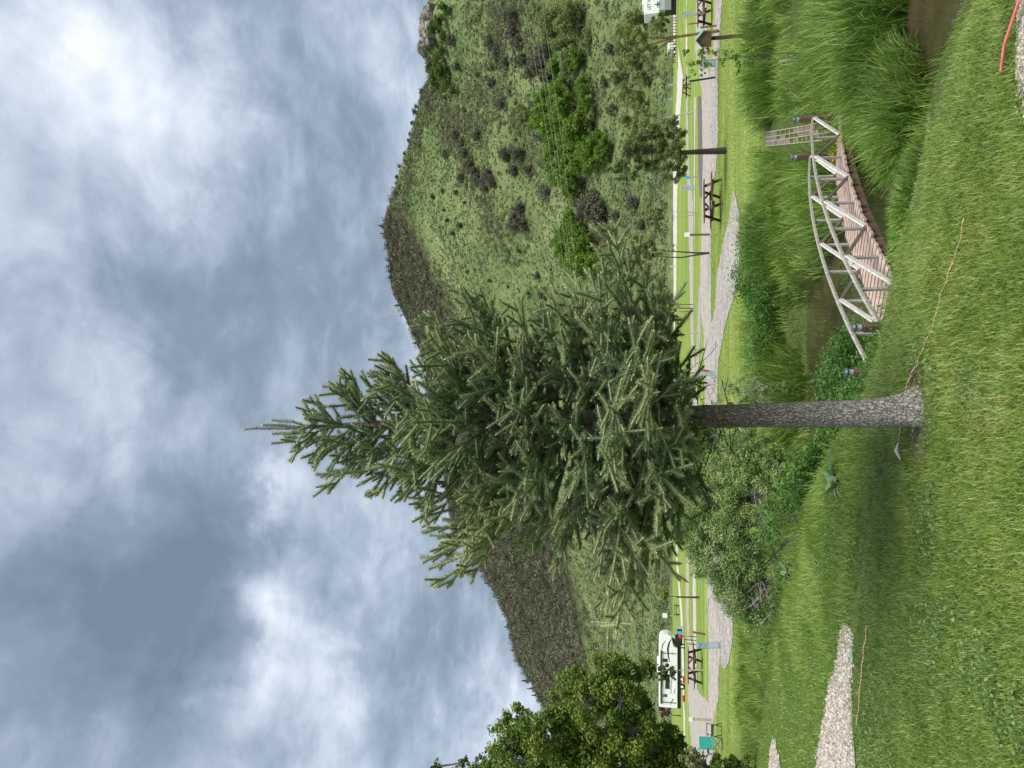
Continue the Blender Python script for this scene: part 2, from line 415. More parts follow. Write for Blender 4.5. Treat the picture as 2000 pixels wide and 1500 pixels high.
f1 = mth(nt, 'MULTIPLY', az_.outputs['Fac'], 2.0, clamp=True)
f2 = mth(nt, 'SUBTRACT', mth(nt, 'MULTIPLY', az_.outputs['Fac'], 2.0), 1.0, clamp=True)
c = mixc(nt, f1, lawn, bank); c = mixc(nt, f2, c, far); c = mixc(nt, ab_.outputs['Fac'], c, soil)
lk(nt, c, p.inputs['Base Color']); p.inputs['Roughness'].default_value = 0.95; p.inputs['Specular IOR Level'].default_value = 0.1
b = N(nt, 'ShaderNodeBump'); b.inputs['Strength'].default_value = 0.8; b.inputs['Distance'].default_value = 0.04
lk(nt, n2, b.inputs['Height']); lk(nt, b.outputs[0], p.inputs['Normal'])
ground = mesh_np('ground', np.stack([GX.ravel(), GY.ravel(), GZ.ravel()], 1), FQ, m, smooth=True,
                 extra={'zone': zone.ravel(), 'bare': bare.ravel()})
tag(ground, kind='structure')

# ---------------------------------------------------------------- water
m, nt, p, out = nmat('water')
p.inputs['Base Color'].default_value = (.050, .046, .022, 1); p.inputs['Roughness'].default_value = 0.05
p.inputs['IOR'].default_value = 1.33
t = N(nt, 'ShaderNodeTexCoord'); n = noise(nt, t.outputs['Object'], 5.0, 4, 0.6, 0.5)
lk(nt, ramp(nt, noise(nt, t.outputs['Object'], 0.9, 5, 0.6).outputs['Fac'], [(0.35, (.030, .030, .013)), (0.65, (.070, .056, .030))]), p.inputs['Base Color'])
b = N(nt, 'ShaderNodeBump'); b.inputs['Strength'].default_value = 0.10; b.inputs['Distance'].default_value = 0.02
lk(nt, n.outputs['Fac'], b.inputs['Height']); lk(nt, b.outputs[0], p.inputs['Normal'])
wx = np.concatenate([np.arange(-30, 30, 1.0), [30]]); V = []; F = []
for i, x in enumerate(wx):
    a_ = np.interp(x, XW, YW1)-0.8; b_ = np.interp(x, XW, YW2)+0.8
    if 6.4 < x < 10.2: b_ = 18.0
    V += [(x, a_, WATER_Z), (x, b_, WATER_Z)]
    if i: F.append((2*i-2, 2*i, 2*i+1, 2*i-1))
tag(mesh_np('creek_water', V, np.array(F), m), kind='structure')

# ---------------------------------------------------------------- gravel roads (sheets a little above the flat campground)
def gravel(name, c0, c1, c2, sc):
    m, nt, p, out = nmat(name); t = N(nt, 'ShaderNodeTexCoord')
    v = N(nt, 'ShaderNodeTexVoronoi'); v.inputs['Scale'].default_value = sc; lk(nt, t.outputs['Object'], v.inputs['Vector'])
    n = noise(nt, t.outputs['Object'], 0.5, 6, 0.7).outputs['Fac']; nf = noise(nt, t.outputs['Object'], sc*0.6, 3, 0.8).outputs['Fac']
    sp = N(nt, 'ShaderNodeSeparateColor'); lk(nt, v.outputs['Color'], sp.inputs[0])
    f = mth(nt, 'ADD', mth(nt, 'MULTIPLY', sp.outputs[0], 0.45), mth(nt, 'ADD', mth(nt, 'MULTIPLY', n, 0.35), mth(nt, 'MULTIPLY', nf, 0.25)))
    lk(nt, ramp(nt, f, [(0.25, c0), (0.5, c1), (0.8, c2)]), p.inputs['Base Color']); p.inputs['Roughness'].default_value = 0.9
    b = N(nt, 'ShaderNodeBump'); b.inputs['Strength'].default_value = 0.9; b.inputs['Distance'].default_value = 0.03
    lk(nt, v.outputs['Distance'], b.inputs['Height']); lk(nt, b.outputs[0], p.inputs['Normal'])
    return m
mg_far = gravel('gravel_far', (.19, .17, .15), (.34, .31, .275), (.52, .485, .43), 9)
mg_near = gravel('gravel_driveway', (.10, .09, .08), (.29, .265, .24), (.60, .56, .50), 14)
mg_track = gravel('gravel_track', (.28, .245, .21), (.46, .41, .36), (.60, .55, .49), 12)
mg_white = gravel('gravel_white', (.36, .33, .30), (.52, .48, .44), (.66, .62, .57), 5)
mg_dark = gravel('dark_grey_patch', (.05, .05, .045), (.10, .10, .09), (.2, .19, .17), 12)
def band(name, rows, mat, z=0.012):
    ys = [r[0] for r in rows]; V = []; F = []; k = 0
    yy = np.arange(ys[0], ys[-1]+1, 6.0)
    a = np.interp(yy, ys, [r[1] for r in rows]); b = np.interp(yy, ys, [r[2] for r in rows])
    for i, y in enumerate(yy):
        w = 0.5*math.sin(i*1.7)+0.4*math.sin(i*0.63+1)
        w2 = 0.5*math.sin(i*2.1+2)+0.4*math.sin(i*0.41)
        ww = min(1.2, (b[i]-a[i])*0.10)
        V += [G(a[i]+w*ww*0.7, y, z), G(b[i]+w2*ww, y, z)]
        if i: F.append((2*i-2, 2*i-1, 2*i+1, 2*i))
    return tag(mesh_np(name, [tuple(v) for v in V], np.array(F), mat), kind='structure')
band('road', [(-120, 1370, 1381), (0, 1360, 1380), (100, 1358, 1381), (180, 1371, 1389), (250, 1371, 1389), (350, 1371, 1388), (450, 1370, 1388), (600, 1366, 1389), (640, 1374, 1390), (700, 1375, 1400), (760, 1376, 1401), (900, 1378, 1405), (1100, 1381, 1408), (1200, 1381, 1409), (1240, 1384, 1412), (1300, 1384, 1404), (1360, 1384, 1404), (1400, 1384, 1394), (1500, 1385, 1393), (1600, 1386, 1393)], mg_far, 0.012)
band('road', [(-120, 1397, 1410), (0, 1396, 1410), (100, 1393, 1405), (140, 1386, 1402), (250, 1386, 1402), (330, 1386, 1399), (370, 1386, 1389)], mg_near, 0.016)
band('driveway', [(372, 1432, 1434), (420, 1425, 1445), (480, 1411, 1445), (540, 1400, 1443), (600, 1397, 1427), (640, 1388, 1415), (700, 1386, 1404), (760, 1386, 1401)], mg_near, 0.020)
band('road', [(-120, 1325, 1341), (0, 1325, 1341), (100, 1325, 1342), (180, 1322, 1331), (260, 1317, 1327), (350, 1314.5, 1323), (450, 1315, 1322), (600, 1316, 1320), (900, 1318, 1321), (1100, 1321, 1324), (1200, 1329, 1333), (1300, 1332, 1336), (1400, 1335, 1338), (1500, 1336, 1338), (1600, 1337, 1339)], mg_white, 0.012)
band('road', [(130, 1340, 1343), (230, 1340, 1344), (330, 1341, 1346), (400, 1344, 1354), (500, 1346, 1354), (600, 1348, 1354), (700, 1350, 1356), (760, 1350, 1362), (900, 1349, 1360), (1100, 1340, 1346), (1200, 1340, 1345), (1240, 1342, 1347), (1300, 1343, 1361), (1350, 1344, 1362), (1372, 1345, 1385), (1400, 1346, 1385), (1450, 1350, 1386), (1600, 1355, 1386)], mg_far, 0.014)
band('path', [(1000, 1352, 1358), (1160, 1353, 1359), (1240, 1354, 1360), (1300, 1354, 1361)], mg_track, 0.010)
band('path', [(560, 1364, 1366), (600, 1363, 1369), (640, 1362, 1369), (700, 1360, 1366), (735, 1358, 1363)], mg_near, 0.018)
band('path', [(190, 1356, 1359), (300, 1355, 1358), (450, 1356, 1357)], mg_track, 0.018)
band('dark_patch', [(188, 1362, 1368), (230, 1363, 1371), (330, 1364, 1372), (380, 1366, 1371), (390, 1368, 1370)], mg_dark, 0.022)  # dark grey patch along the far side of the road
band('driveway', [(1150, 1391, 1424), (1200, 1398, 1432), (1240, 1407, 1432), (1290, 1408, 1424), (1310, 1412, 1416)], mg_near, 0.018)

# ---------------------------------------------------------------- near gravel strips lying on the bank
def ground_patch(name, pts, mat, z=0.012, sub=0.12):
    """polygon given by measured outline, filled with a grid draped on the terrain"""
    P = [GT(*q) for q in pts]; xs = [v.x for v in P]; ys = [v.y for v in P]
    ax_ = np.arange(min(xs), max(xs)+sub, sub); ay_ = np.arange(min(ys), max(ys)+sub, sub)
    X, Y = np.meshgrid(ax_, ay_)
    def inside(x, y):
        c = np.zeros(x.shape, bool); j = len(P)-1
        for i in range(len(P)):
            xi, yi, xj, yj = P[i].x, P[i].y, P[j].x, P[j].y
            c ^= ((yi > y) != (yj > y)) & (x < (xj-xi)*(y-yi)/(yj-yi+1e-12)+xi); j = i
        return c
    nx = len(ax_); ii = (np.arange(len(ay_)-1)[:, None]*nx+np.arange(nx-1)[None, :]).ravel()
    xc = (X[:-1, :-1]+sub/2).ravel(); yc = (Y[:-1, :-1]+sub/2).ravel()
    ii = ii[inside(xc+0.06*vnoise(xc, yc, 4, 3, 4), yc+0.06*vnoise(xc, yc, 8, 3, 4))]
    o = mesh_np(name, np.stack([X.ravel(), Y.ravel(), terrain(X, Y).ravel()+z], 1), np.stack([ii, ii+1, ii+nx+1, ii+nx], 1), mat, smooth=True)
    tag(o, kind='structure')
    return inside, (min(xs), max(xs), min(ys), max(ys))
mg_near2 = gravel('gravel_strip', (.15, .13, .105), (.35, .305, .25), (.56, .51, .44), 38)
strip_in, strip_bb = ground_patch('path', [(1662, 1223), (1648, 1221), (1643, 1245), (1640, 1290), (1622, 1340), (1614, 1400), (1600, 1470), (1585, 1560), (1676, 1560), (1672, 1470), (1668, 1440), (1664, 1340), (1668, 1290), (1671, 1250)], mg_near2, 0.014, 0.045)
strip2_in, strip2_bb = ground_patch('path', [(1512, 1442), (1505, 1470), (1500, 1560), (1530, 1560), (1524, 1480), (1516, 1450)], mg_near2, 0.014, 0.06)
strip3_in, strip3_bb = ground_patch('path', [(2002, -60), (1992, 30), (1995, 100), (2000, 160), (2010, 220), (2080, 300), (2120, -60)], mg_near2, 0.014, 0.03)

# ---------------------------------------------------------------- hills
RIDGE = [(-500, 905), (-200, 870), (0, 838), (25, 822), (60, 818), (100, 826), (150, 835), (200, 818), (300, 790), (380, 765), (440, 750), (480, 756), (560, 765), (620, 792), (690, 822), (760, 838), (900, 858), (1000, 880), (1050, 898), (1090, 925), (1160, 968), (1210, 992), (1280, 1006), (1350, 1046), (1390, 1066), (1500, 1110), (1700, 1150), (2100, 1190)]
ra = np.array([ae(x, y) for y, x in RIDGE]); o_ = np.argsort(ra[:, 0]); RA, RE = ra[o_, 0], ra[o_, 1]
def hill_params(a):
    e = np.interp(a, RA, RE)
    y0 = 285+50*np.clip(-a*2, 0, 1)                 # foot of the hill, farther away at the left
    y1 = np.interp(a, [-.7, -.3, 0, .25, .5, .8], [980, 880, 820, 760, 640, 600])
    return e, y0, y1
def hill_z(a, Y):
    a = np.asarray(a, float); Y = np.asarray(Y, float)
    e, y0, y1 = hill_params(a)
    t = np.clip((Y-y0)/(y1-y0), 0, 1.6)
    E = e*y1+CAMZ
    prof = np.where(t <= 1, 0.10*t+0.90*t**1.42, 1.0)
    X = a*Y
    rel = (vnoise(X, Y, 21, 4, 1/140)*19+vnoise(X, Y, 22, 3, 1/36)*5)*np.clip(t*2.2, 0, 1)*np.clip((1.0-t)*4, 0.0, 1)
    back = np.clip(t-1, 0, 1)
    return E*prof+rel+2.4*vnoise(X, Y, 25, 2, 1/22)*np.clip(t*3, 0, 1)-back*E*0.35
ha = np.concatenate([np.arange(-1.2, -.72, .03), np.arange(-.72, .72, .0045), np.arange(.72, 1.21, .03)])
ht = np.concatenate([np.linspace(-0.12, 1, 230), np.linspace(1.03, 1.6, 8)])
A_, T_ = np.meshgrid(ha, ht); e_, y0_, y1_ = hill_params(A_)
HY = y0_+T_*(y1_-y0_); HZ = hill_z(A_, HY)-0.4*(T_ < 0); HX = A_*HY
nx, ny = len(ha), len(ht); ii = (np.arange(ny-1)[:, None]*nx+np.arange(nx-1)[None, :]).ravel()
m, nt, p, out = nmat('hill_grass'); t = N(nt, 'ShaderNodeTexCoord')
mp = N(nt, 'ShaderNodeMapping'); mp.inputs['Scale'].default_value = (1, .45, 1); lk(nt, t.outputs['Object'], mp.inputs[0])
n1 = noise(nt, mp.outputs[0], 0.011, 6, 0.6, 0.6).outputs['Fac']; n2 = noise(nt, mp.outputs[0], 0.28, 7, 0.75, 0.3).outputs['Fac']
n3 = noise(nt, mp.outputs[0], 0.055, 6, 0.65, .5).outputs['Fac']
f = mth(nt, 'ADD', mth(nt, 'MULTIPLY', n1, 0.35), mth(nt, 'ADD', mth(nt, 'MULTIPLY', n2, 0.45), mth(nt, 'MULTIPLY', n3, 0.3)))
lk(nt, ramp(nt, f, [(0.36, (.042, .066, .026)), (0.47, (.080, .122, .042)), (0.55, (.135, .182, .066)), (0.63, (.200, .236, .100)), (0.76, (.29, .285, .175))]), p.inputs['Base Color'])
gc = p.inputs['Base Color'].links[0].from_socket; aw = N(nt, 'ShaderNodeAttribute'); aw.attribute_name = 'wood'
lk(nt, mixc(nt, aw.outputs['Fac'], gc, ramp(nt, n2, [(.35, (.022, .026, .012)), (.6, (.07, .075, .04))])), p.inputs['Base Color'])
p.inputs['Roughness'].default_value = 0.95; p.inputs['Specular IOR Level'].default_value = 0.1
b = N(nt, 'ShaderNodeBump'); b.inputs['Strength'].default_value = 1.0; b.inputs['Distance'].default_value = 1.2
lk(nt, n2, b.inputs['Height']); lk(nt, b.outputs[0], p.inputs['Normal'])
WE = [(-200, 700), (360, 752), (385, 775), (420, 795), (450, 812), (520, 842), (600, 882), (700, 940), (850, 1010), (1000, 1098), (1100, 1112), (1200, 1138), (1300, 1150), (1400, 1165), (1600, 1180), (2100, 1195)]
def wooded(tx, ty): return tx < np.interp(ty, [w[0] for w in WE], [w[1] for w in WE])
hP = np.stack([HX.ravel(), HY.ravel(), HZ.ravel()], 1); q0, q1, _ = proj(hP)
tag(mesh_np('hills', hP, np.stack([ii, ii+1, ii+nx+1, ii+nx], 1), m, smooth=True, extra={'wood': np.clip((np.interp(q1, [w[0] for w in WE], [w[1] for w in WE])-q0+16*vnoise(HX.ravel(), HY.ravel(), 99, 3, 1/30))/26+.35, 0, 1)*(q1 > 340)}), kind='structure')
def HP(tx, ty):
    """hill point seen at a measured direction"""
    a, e = ae(tx, ty); a = float(a)
    _, y0, y1 = hill_params(a); Y = np.linspace(float(y0)*.9, float(y1), 600)
    z = hill_z(np.full(600, a), Y); b = (z-CAMZ)/Y >= e
    i = int(np.argmax(b)) if b.any() else 599
    return Vector((a*Y[i], Y[i], float(z[i])))
# woodland lower edge on the hill, as direction pairs
WE = [(-200, 700), (360, 752), (385, 775), (420, 795), (450, 812), (520, 842), (600, 882), (700, 940), (850, 1010), (1000, 1098), (1100, 1112), (1200, 1138), (1300, 1150), (1400, 1165), (1600, 1180), (2100, 1195)]
def wooded(tx, ty): return tx < np.interp(ty, [w[0] for w in WE], [w[1] for w in WE])

def scatter_hill(n, amin=-.62, amax=.62, tmax=1.0):
    a = rng.uniform(amin, amax, n*3); t = rng.uniform(0.02, tmax, n*3)
    e, y0, y1 = hill_params(a); Y = y0+t*(y1-y0)
    keep = rng.random(n*3) < Y/1000; a, Y = a[keep][:n], Y[keep][:n]
    return np.stack([a*Y, Y, hill_z(a, Y)], 1)
def clump_cloud(P, rad, nper, lsz, up=0.35, flat=0.8, sub=5):
    """leafy clumps at points P: each is a handful of sub-clumps of leaf faces"""
    n = len(P); rad = np.broadcast_to(rad, (n,))
    sc_ = rdir(n*sub).reshape(n, sub, 3)*rng.uniform(.35, .75, (n, sub, 1)); sc_[..., 2] = np.abs(sc_[..., 2])*1.1
    k = rng.integers(0, sub, (n, nper)); cen = np.take_along_axis(sc_, k[..., None], 1)
    off = rdir(n*nper).reshape(n, nper, 3)*0.42*rng.random((n, nper, 1))**0.4
    q = (cen+off); q[..., 2] *= flat
    C = P[:, None, :]+q*rad[:, None, None]
    nr = unit(q).reshape(-1, 3)
    V, F = leaves(C.reshape(-1, 3), np.repeat(rad*lsz, nper)*rng.uniform(.7, 1.3, n*nper), up, 0.7, unit(nr+0.8*rdir(n*nper)))
    tint = np.repeat(np.clip(np.repeat(rng.random(n), nper)*0.6+rng.random(n*nper)*0.4, 0, 1), 4)
    return V, F, tint
f_wood = foliage('brush_foliage', [(.04, .062, .03), (.085, .10, .052), (.16, .145, .10), (.20, .20, .14), (.11, .18, .05)], 0.1, 0.8)
f_sage = foliage('sage_foliage', [(.045, .07, .03), (.095, .135, .065), (.17, .215, .125), (.32, .35, .12)], 0.1, 0.85)
f_green = foliage('green_foliage', [(.075, .15, .018), (.16, .29, .035), (.28, .40, .07)], 0.35)
f_dgreen = foliage('dark_green_foliage', [(.05, .095, .025), (.09, .15, .035), (.15, .22, .05)], 0.25)
f_grey = foliage('grey_brown_foliage', [(.085, .085, .055), (.15, .145, .10), (.20, .20, .13)], 0.15, 0.8)
f_cream = foliage('flowering_foliage', [(.12, .17, .05), (.27, .30, .12), (.50, .50, .28)], 0.3)
# the woodland that covers the upper hill: one mass
P = scatter_hill(46000, tmax=0.998); tx, ty, D = proj(P)
w = wooded(tx+22*vnoise(P[:, 0], P[:, 1], 99, 3, 1/30)+rng.normal(0, 12, len(P)), ty); P = P[w][:12000]
V, F, ti = clump_cloud(P+np.array([0, 0, 1.2]), 1.8+5.2*rng.random(len(P))**2.2, 50, 0.22, 0.3, 0.95)
tag(mesh_np('hillside_brush', V, F, f_wood, tint=ti), 'dense dark brown and green brush covering the upper slope', 'brush', kind='stuff')
# low sagebrush and bunch grass over the open slope
P = scatter_hill(80000); tx, ty, D = proj(P)
dn = vnoise(P[:, 0], P[:, 1], 31, 3, 1/48)
P = P[(~wooded(tx, ty)) & (dn+rng.random(len(P))*1.1 > 0.25)]
V, F, ti = clump_cloud(P, rng.uniform(.5, 2.0, len(P))*np.interp(P[:, 1], [280, 800], [.75, 1.2]), 12, 0.55, 0.6, 0.6, 3)
tag(mesh_np('sagebrush', V, F, f_sage, tint=ti), 'low grey green sagebrush scattered over the open hillside', 'sagebrush', kind='stuff')
# belts of brown-green scrub in the gullies
P = scatter_hill(110000); tx, ty, D = proj(P)
gul = np.exp(-((tx-(905+0.50*(ty-300)))/26)**2)*(ty > 170)*(ty < 520)+np.exp(-((tx-(985-0.28*(ty-60)))/36)**2)*(ty < 260)*0.9+np.exp(-((tx-1010-0.3*(ty-220))/20)**2)*(ty > 180)*(ty < 420)*.5
gul = gul+np.exp(-((tx-1190)/26)**2-((ty-1060)/70)**2)+0.5*(tx > 1160)*(ty < 1330)*(vnoise(P[:, 0], P[:, 1], 33, 3, 1/26) > .02)+0.35*(tx > 900)*(tx <= 1160)*(vnoise(P[:, 0], P[:, 1], 34, 3, 1/36) > .30)
gul = gul+1.0*np.exp(-((tx-np.interp(ty, [200, 300, 380], [838, 806, 790]))/12)**2)*(ty < 380)*(ty > 90)
P = P[(rng.random(len(P)) < gul*np.where(tx < 1160, .5, .22)) & ~wooded(tx, ty)][:9000]
V, F, ti = clump_cloud(P, rng.uniform(1.4, 3.9, len(P)), 38, 0.27, 0.3, 0.9)
tag(mesh_np('hillside_scrub', V, F, foliage('scrub_foliage', [(.06, .085, .035), (.12, .125, .07), (.17, .155, .11), (.17, .22, .08), (.30, .33, .17)], .15, .8), tint=ti), 'brown scrub in belts along the gullies of the slope', 'scrub', kind='stuff')
# ---------------------------------------------------------------- grass
def in_strip(x, y):
    r = strip_in(x, y) | strip2_in(x, y) | strip3_in(x, y); return r
f_lawn = foliage('lawn_blades', [(.085, .17, .036), (.17, .285, .042), (.30, .40, .07), (.52, .52, .26)], 0.35, 0.45, 0.45)
f_rank = foliage('tall_grass_blades', [(.065, .145, .028), (.14, .265, .04), (.27, .40, .075), (.44, .44, .20)], 0.4, 0.5, 0.2)
f_far = foliage('far_lawn_blades', [(.10, .17, .03), (.17, .25, .05), (.27, .33, .10), (.36, .36, .17)], 0.35, 0.6)
def frustum_pts(n, y0, y1, m=0.12, power=1.0):
    """random points on the ground inside the wedge the photo sees, denser near by"""
    y = (y0**power+rng.random(n)*(y1**power-y0**power))**(1/power)
    a = rng.uniform(-.5-m, .5+m, n); x = a*y*1.02
    return x, y
def lawn(n, y0, y1, h, w, power):
    x, y = frustum_pts(n, y0, y1, 0.14, power)
    yn = np.interp(x, XS, YN)
    k = (y < yn+0.7) & (rng.random(n) < (np.clip((9.2-y)/2.6, 0, 1) if y0 < 5 else np.clip((y-6.2)/2.4, 0, 1))) & ~in_strip(x+0.06*rng.normal(size=n), y+0.08*rng.normal(size=n))
    r = np.hypot((x-TREE.x)*.55, y-TREE.y); k &= (r > 0.16+0.2*rng.random(n)) & (trod(x, y) > .12*rng.random(n))
    x, y = x[k], y[k]; n = len(x)
    cl = vnoise(x, y, 41, 3, 2.2); cl2 = vnoise(x, y, 42, 3, 0.45); mow = vnoise(x, y, 44, 2, 7)
    hh = h*(1+0.35*cl+0.3*cl2+0.25*mow)*rng.uniform(.55, 1.35, n); hh *= 1+0.8*np.clip((y-yn[k])/0.7, 0, 1)
    az = 2*np.pi*vnoise(x, y, 43, 2, 1.5)+rng.normal(0, 2.0, n)
    V, F, mm = blades(np.stack([x, y, terrain(x, y)-0.005], 1), hh, w*rng.uniform(.6, 1.5, n), az, rng.uniform(.1, 1.1, n), rng.uniform(.2, 1.5, n), 2)
    t = 0.34+0.22*cl2+0.16*cl+rng.normal(0, .19, n)+.12*vnoise(x, y, 47, 2, 5); t = np.where(rng.random(n) < .05, .97, t)
    dry = vnoise(x, y, 45, 3, 1.1) > 0.42; t = np.where(dry & (rng.random(n) < .35), .9, t); t = t+.16*vnoise(x, y, 48, 2, .35)
    return V, F, np.repeat(np.clip(t, 0, 1), mm)
def merge(parts):
    V = []; F = []; T = []; o = 0
    for v, f, t in parts: V.append(v); F.append(f+o); T.append(t); o += len(v)
    return np.concatenate(V), np.concatenate(F), np.concatenate(T)
V, F, ti = merge([lawn(560000, 2.6, 9.2, .052, .0044, 1.1), lawn(190000, 6.2, 26, .062, .0078, 1.0)])
tag(mesh_np('lawn_grass', V, F, f_lawn, tint=ti), 'short green lawn grass on the bank in the foreground', 'grass', kind='stuff')
# clover and small broad-leaved weeds in patches
x, y = frustum_pts(90000, 2.6, 15, .14, 1.1); yn = np.interp(x, XS, YN); k = (y < yn) & ~in_strip(x, y) & (vnoise(x, y, 49, 4, 1.3) > .30); x, y = x[k], y[k]; n = len(x)
V, F = leaves(np.stack([x, y, terrain(x, y)+rng.uniform(.02, .06, n)], 1), rng.uniform(.012, .028, n), 1.4, .85)
tag(mesh_np('clover', V, F, foliage('clover_leaves', [(.05, .12, .04), (.11, .21, .06), (.22, .33, .11)], .25), tint=np.repeat(rng.random(n), 4)), 'patches of clover and small weeds in the lawn', 'clover', kind='stuff')
# far lawn strip
x = rng.uniform(-22, 16, 130000); y = 20+30*rng.random(130000)**1.15; yf = np.interp(x, XF, YF)
tx, ty, D = proj(np.stack([x, y, 0*x], 1))
drv = (ty > 372) & (ty < 700) & (tx > np.interp(ty, [372, 420, 480, 540, 600, 640, 700], [1432, 1425, 1411, 1400, 1397, 1388, 1386])) & (tx < np.interp(ty, [372, 420, 480, 540, 600, 640, 700], [1434, 1445, 1445, 1443, 1427, 1415, 1404]))
k = (y > yf-0.8) & (tx > np.interp(ty, [0, 100, 300, 420, 640, 760, 1100, 1200, 1300, 1500], [1410, 1406, 1402, 1389, 1390, 1402, 1409, 1420, 1405, 1395])) & ~drv & ~((ty > 1150) & (ty < 1300) & (tx < 1432))
x, y = x[k], y[k]; n = len(x); cl = vnoise(x, y, 46, 3, .8)
V, F, mm = blades(np.stack([x, y, terrain(x, y)-.01], 1), rng.uniform(.04, .10, n)*(1+.5*cl), .016, rng.uniform(0, 6.28, n), rng.uniform(0, .8, n), rng.uniform(.2, 1, n), 2)
tag(mesh_np('far_lawn_grass', V, F, f_far, tint=np.repeat(np.clip(.45+.3*cl+rng.normal(0, .2, n), 0, 1), mm)), 'mown yellow green lawn beyond the creek', 'grass', kind='stuff')

# tall rank grass on both creek banks
def tall(n, region, h, w, dens=None, seed=0, tb=0.35, lean=(.02, .45), bend=(.2, 1.5), segs=4, outw=None):
    x = rng.uniform(region[0], region[1], n); y = rng.uniform(region[2], region[3], n)
    z = terrain(x, y); k = z > WATER_Z-.10
    if dens is not None: k &= rng.random(n) < dens(x, y)
    x, y, z = x[k], y[k], z[k]; n = len(x)
    cl = vnoise(x, y, 50+seed, 3, 1.3); hh = h*(1+.45*cl)*rng.uniform(.55, 1.15, n)*np.where((y < 10) & (x > 1.6), .42, 1)
    az = 2*np.pi*vnoise(x, y, 60+seed, 2, .8)+rng.normal(0, .9, n)
    if outw is not None: az = np.where(rng.random(n) < .6, np.arctan2(y-outw[1], x-outw[0])+rng.normal(0, .6, n), az)
    hh = hh*np.where((x > -.6) & (x < 3.4) & (y < 9.9), .42, 1)
    V, F, mm = blades(np.stack([x, y, z-.02], 1), hh, w*rng.uniform(.6, 1.3, n), az, rng.uniform(*lean, n), rng.uniform(*bend, n), segs, .08, rng.uniform(-.8, .8, n))
    t = np.clip(tb+.22*cl+rng.normal(0, .16, n), 0, .85); t = np.where(rng.random(n) < .03, 1, t)
    return V, F, np.repeat(t, mm)
def near_bank(x, y):
    yn = np.interp(x, XS, YN); w1 = np.interp(x, XW, YW1)
    return np.clip((y-yn+.4)/.8, 0, 1)*(y < w1+.2)*np.clip(.55+.6*vnoise(x, y, 71, 3, .9), .12, 1)
def far_bank(x, y):
    w2 = np.interp(x, XW, YW2); yf = np.interp(x, XF, YF)
    tx, ty, D = proj(np.stack([x, y, terrain(x, y)], 1))
    mat_ = (tx > 1488) & (tx < 1625) & (ty > 228) & (ty < 296)      # kept clear: the stair of logs
    bare = (vnoise(x, y, 72, 3, .75) > .22) & (ty < 560) & (ty > 150)
    return (y > w2-.2)*(y < yf-.2)*np.clip(.75+.6*vnoise(x, y, 73, 3, .7), .35, 1)*np.where(bare, .25, 1)*~mat_*np.where((tx < 1500) & (ty < 400) & (ty > 170), .25, 1)
def strip_grass(x, y):
    tx, ty, D = proj(np.stack([x, y, terrain(x, y)], 1)); yn = np.interp(x, XS, YN)
    return (y < yn+.3)*(tx < 1702-.12*(ty-850))*(ty > 845)*(ty < 1330)*np.clip(1.1-(ty-850)/520, .15, 1)*np.clip(.7+.5*vnoise(x, y, 75, 3, 1.5), 0, 1)
parts = [tall(90000, (-6, 0, 5.5, 16), .15, .009, strip_grass, 4, .55, segs=4),
         tall(110000, (-12, 7, 4.5, 24), .26, .012, near_bank, 1, .45),
         tall(120000, (-14, 14, 12, 28), .36, .024, far_bank, 2, .5),
         tall(26000, (-1, 9, 13.5, 22), .70, .022, lambda x, y: far_bank(x, y)*(vnoise(x, y, 74, 3, .5) > .05), 3, .4)]
V, F, ti = merge(parts)
tag(mesh_np('bank_grass', V, F, f_rank, tint=ti), 'rank green grass covering the creek banks', 'grass', kind='stuff')

# reed clumps that stand apart: each its own thing
f_reed = foliage('reed_blades', [(.06, .145, .025), (.13, .265, .04), (.26, .41, .075), (.50, .52, .25)], 0.4, 0.5, 0.2)
def reed(label, cx, cy, rx, ry, n, h, w=.020, zb=None, tb=.4, grp='clumps of tall reed grass along the creek', segs=5):
    n = int(n*.50); w *= 1.45
    a = rng.uniform(0, 6.28, n); r = rng.random(n)**.55
    x = cx+rx*r*np.cos(a); y = cy+ry*r*np.sin(a)
    z = terrain(x, y) if zb is None else np.full(n, zb)
    z = np.maximum(z, WATER_Z-.08)
    dirn = np.arctan2((y-cy)/ry, (x-cx)/rx)+rng.normal(0, .8, n)
    n = len(x); hh = h*rng.uniform(.45, 1.15, n)*(1-.28*r**2)*(1+.2*vnoise(x, y, 81, 2, 2))
    V, F, mm = blades(np.stack([x, y, z-.03], 1)-np.array([cx, cy, 0]), hh, w*rng.uniform(.6, 1.3, n), dirn, .05+.40*r*rng.random(n), rng.uniform(.2, 1.6, n), segs, .06, rng.uniform(-.9, .9, n))
    t = np.clip(tb+rng.normal(0, .27, n)+.2*vnoise(x, y, 82, 2, 2), 0, .8); t = np.where(rng.random(n) < .05, 1, t)
    o = mesh_np('reed_clump', V, F, f_reed, tint=np.repeat(t, mm)); o.location = (cx, cy, 0)
    return tag(o, label, 'reeds', grp)
reed('largest tall clump of reeds, rising out of the near water', 5.7, 12.7, 1.7, .95, 15000, 1.15)
reed('tall clump of reeds in front of the far half of the footbridge', 3.85, 11.7, .85, .75, 9000, .85)
reed('clump of reeds below the railing at the middle of the footbridge', 2.25, 10.2, .7, .7, 6500, .36)
reed('clump of reeds at the foot of the post with the green roofed box', 7.9, 19.6, 1.6, .8, 5500, .95, .018)
reed('clump of bright reeds behind the largest reed clump', 6.6, 14.6, 1.7, .8, 6500, .75, .016)
reed('reed clump at the water\'s edge behind the near bridge end', 1.0, 21.3, 1.4, .7, 4500, .95, .018)
reed('reed clump on the far shore straight behind the footbridge railing', 3.4, 20.9, 1.3, .8, 4500, .9, .018)
reed('low reed clump on the far bank left of the solar lamps at the near end', -.3, 20.4, 1.2, .8, 4000, .8, .018)
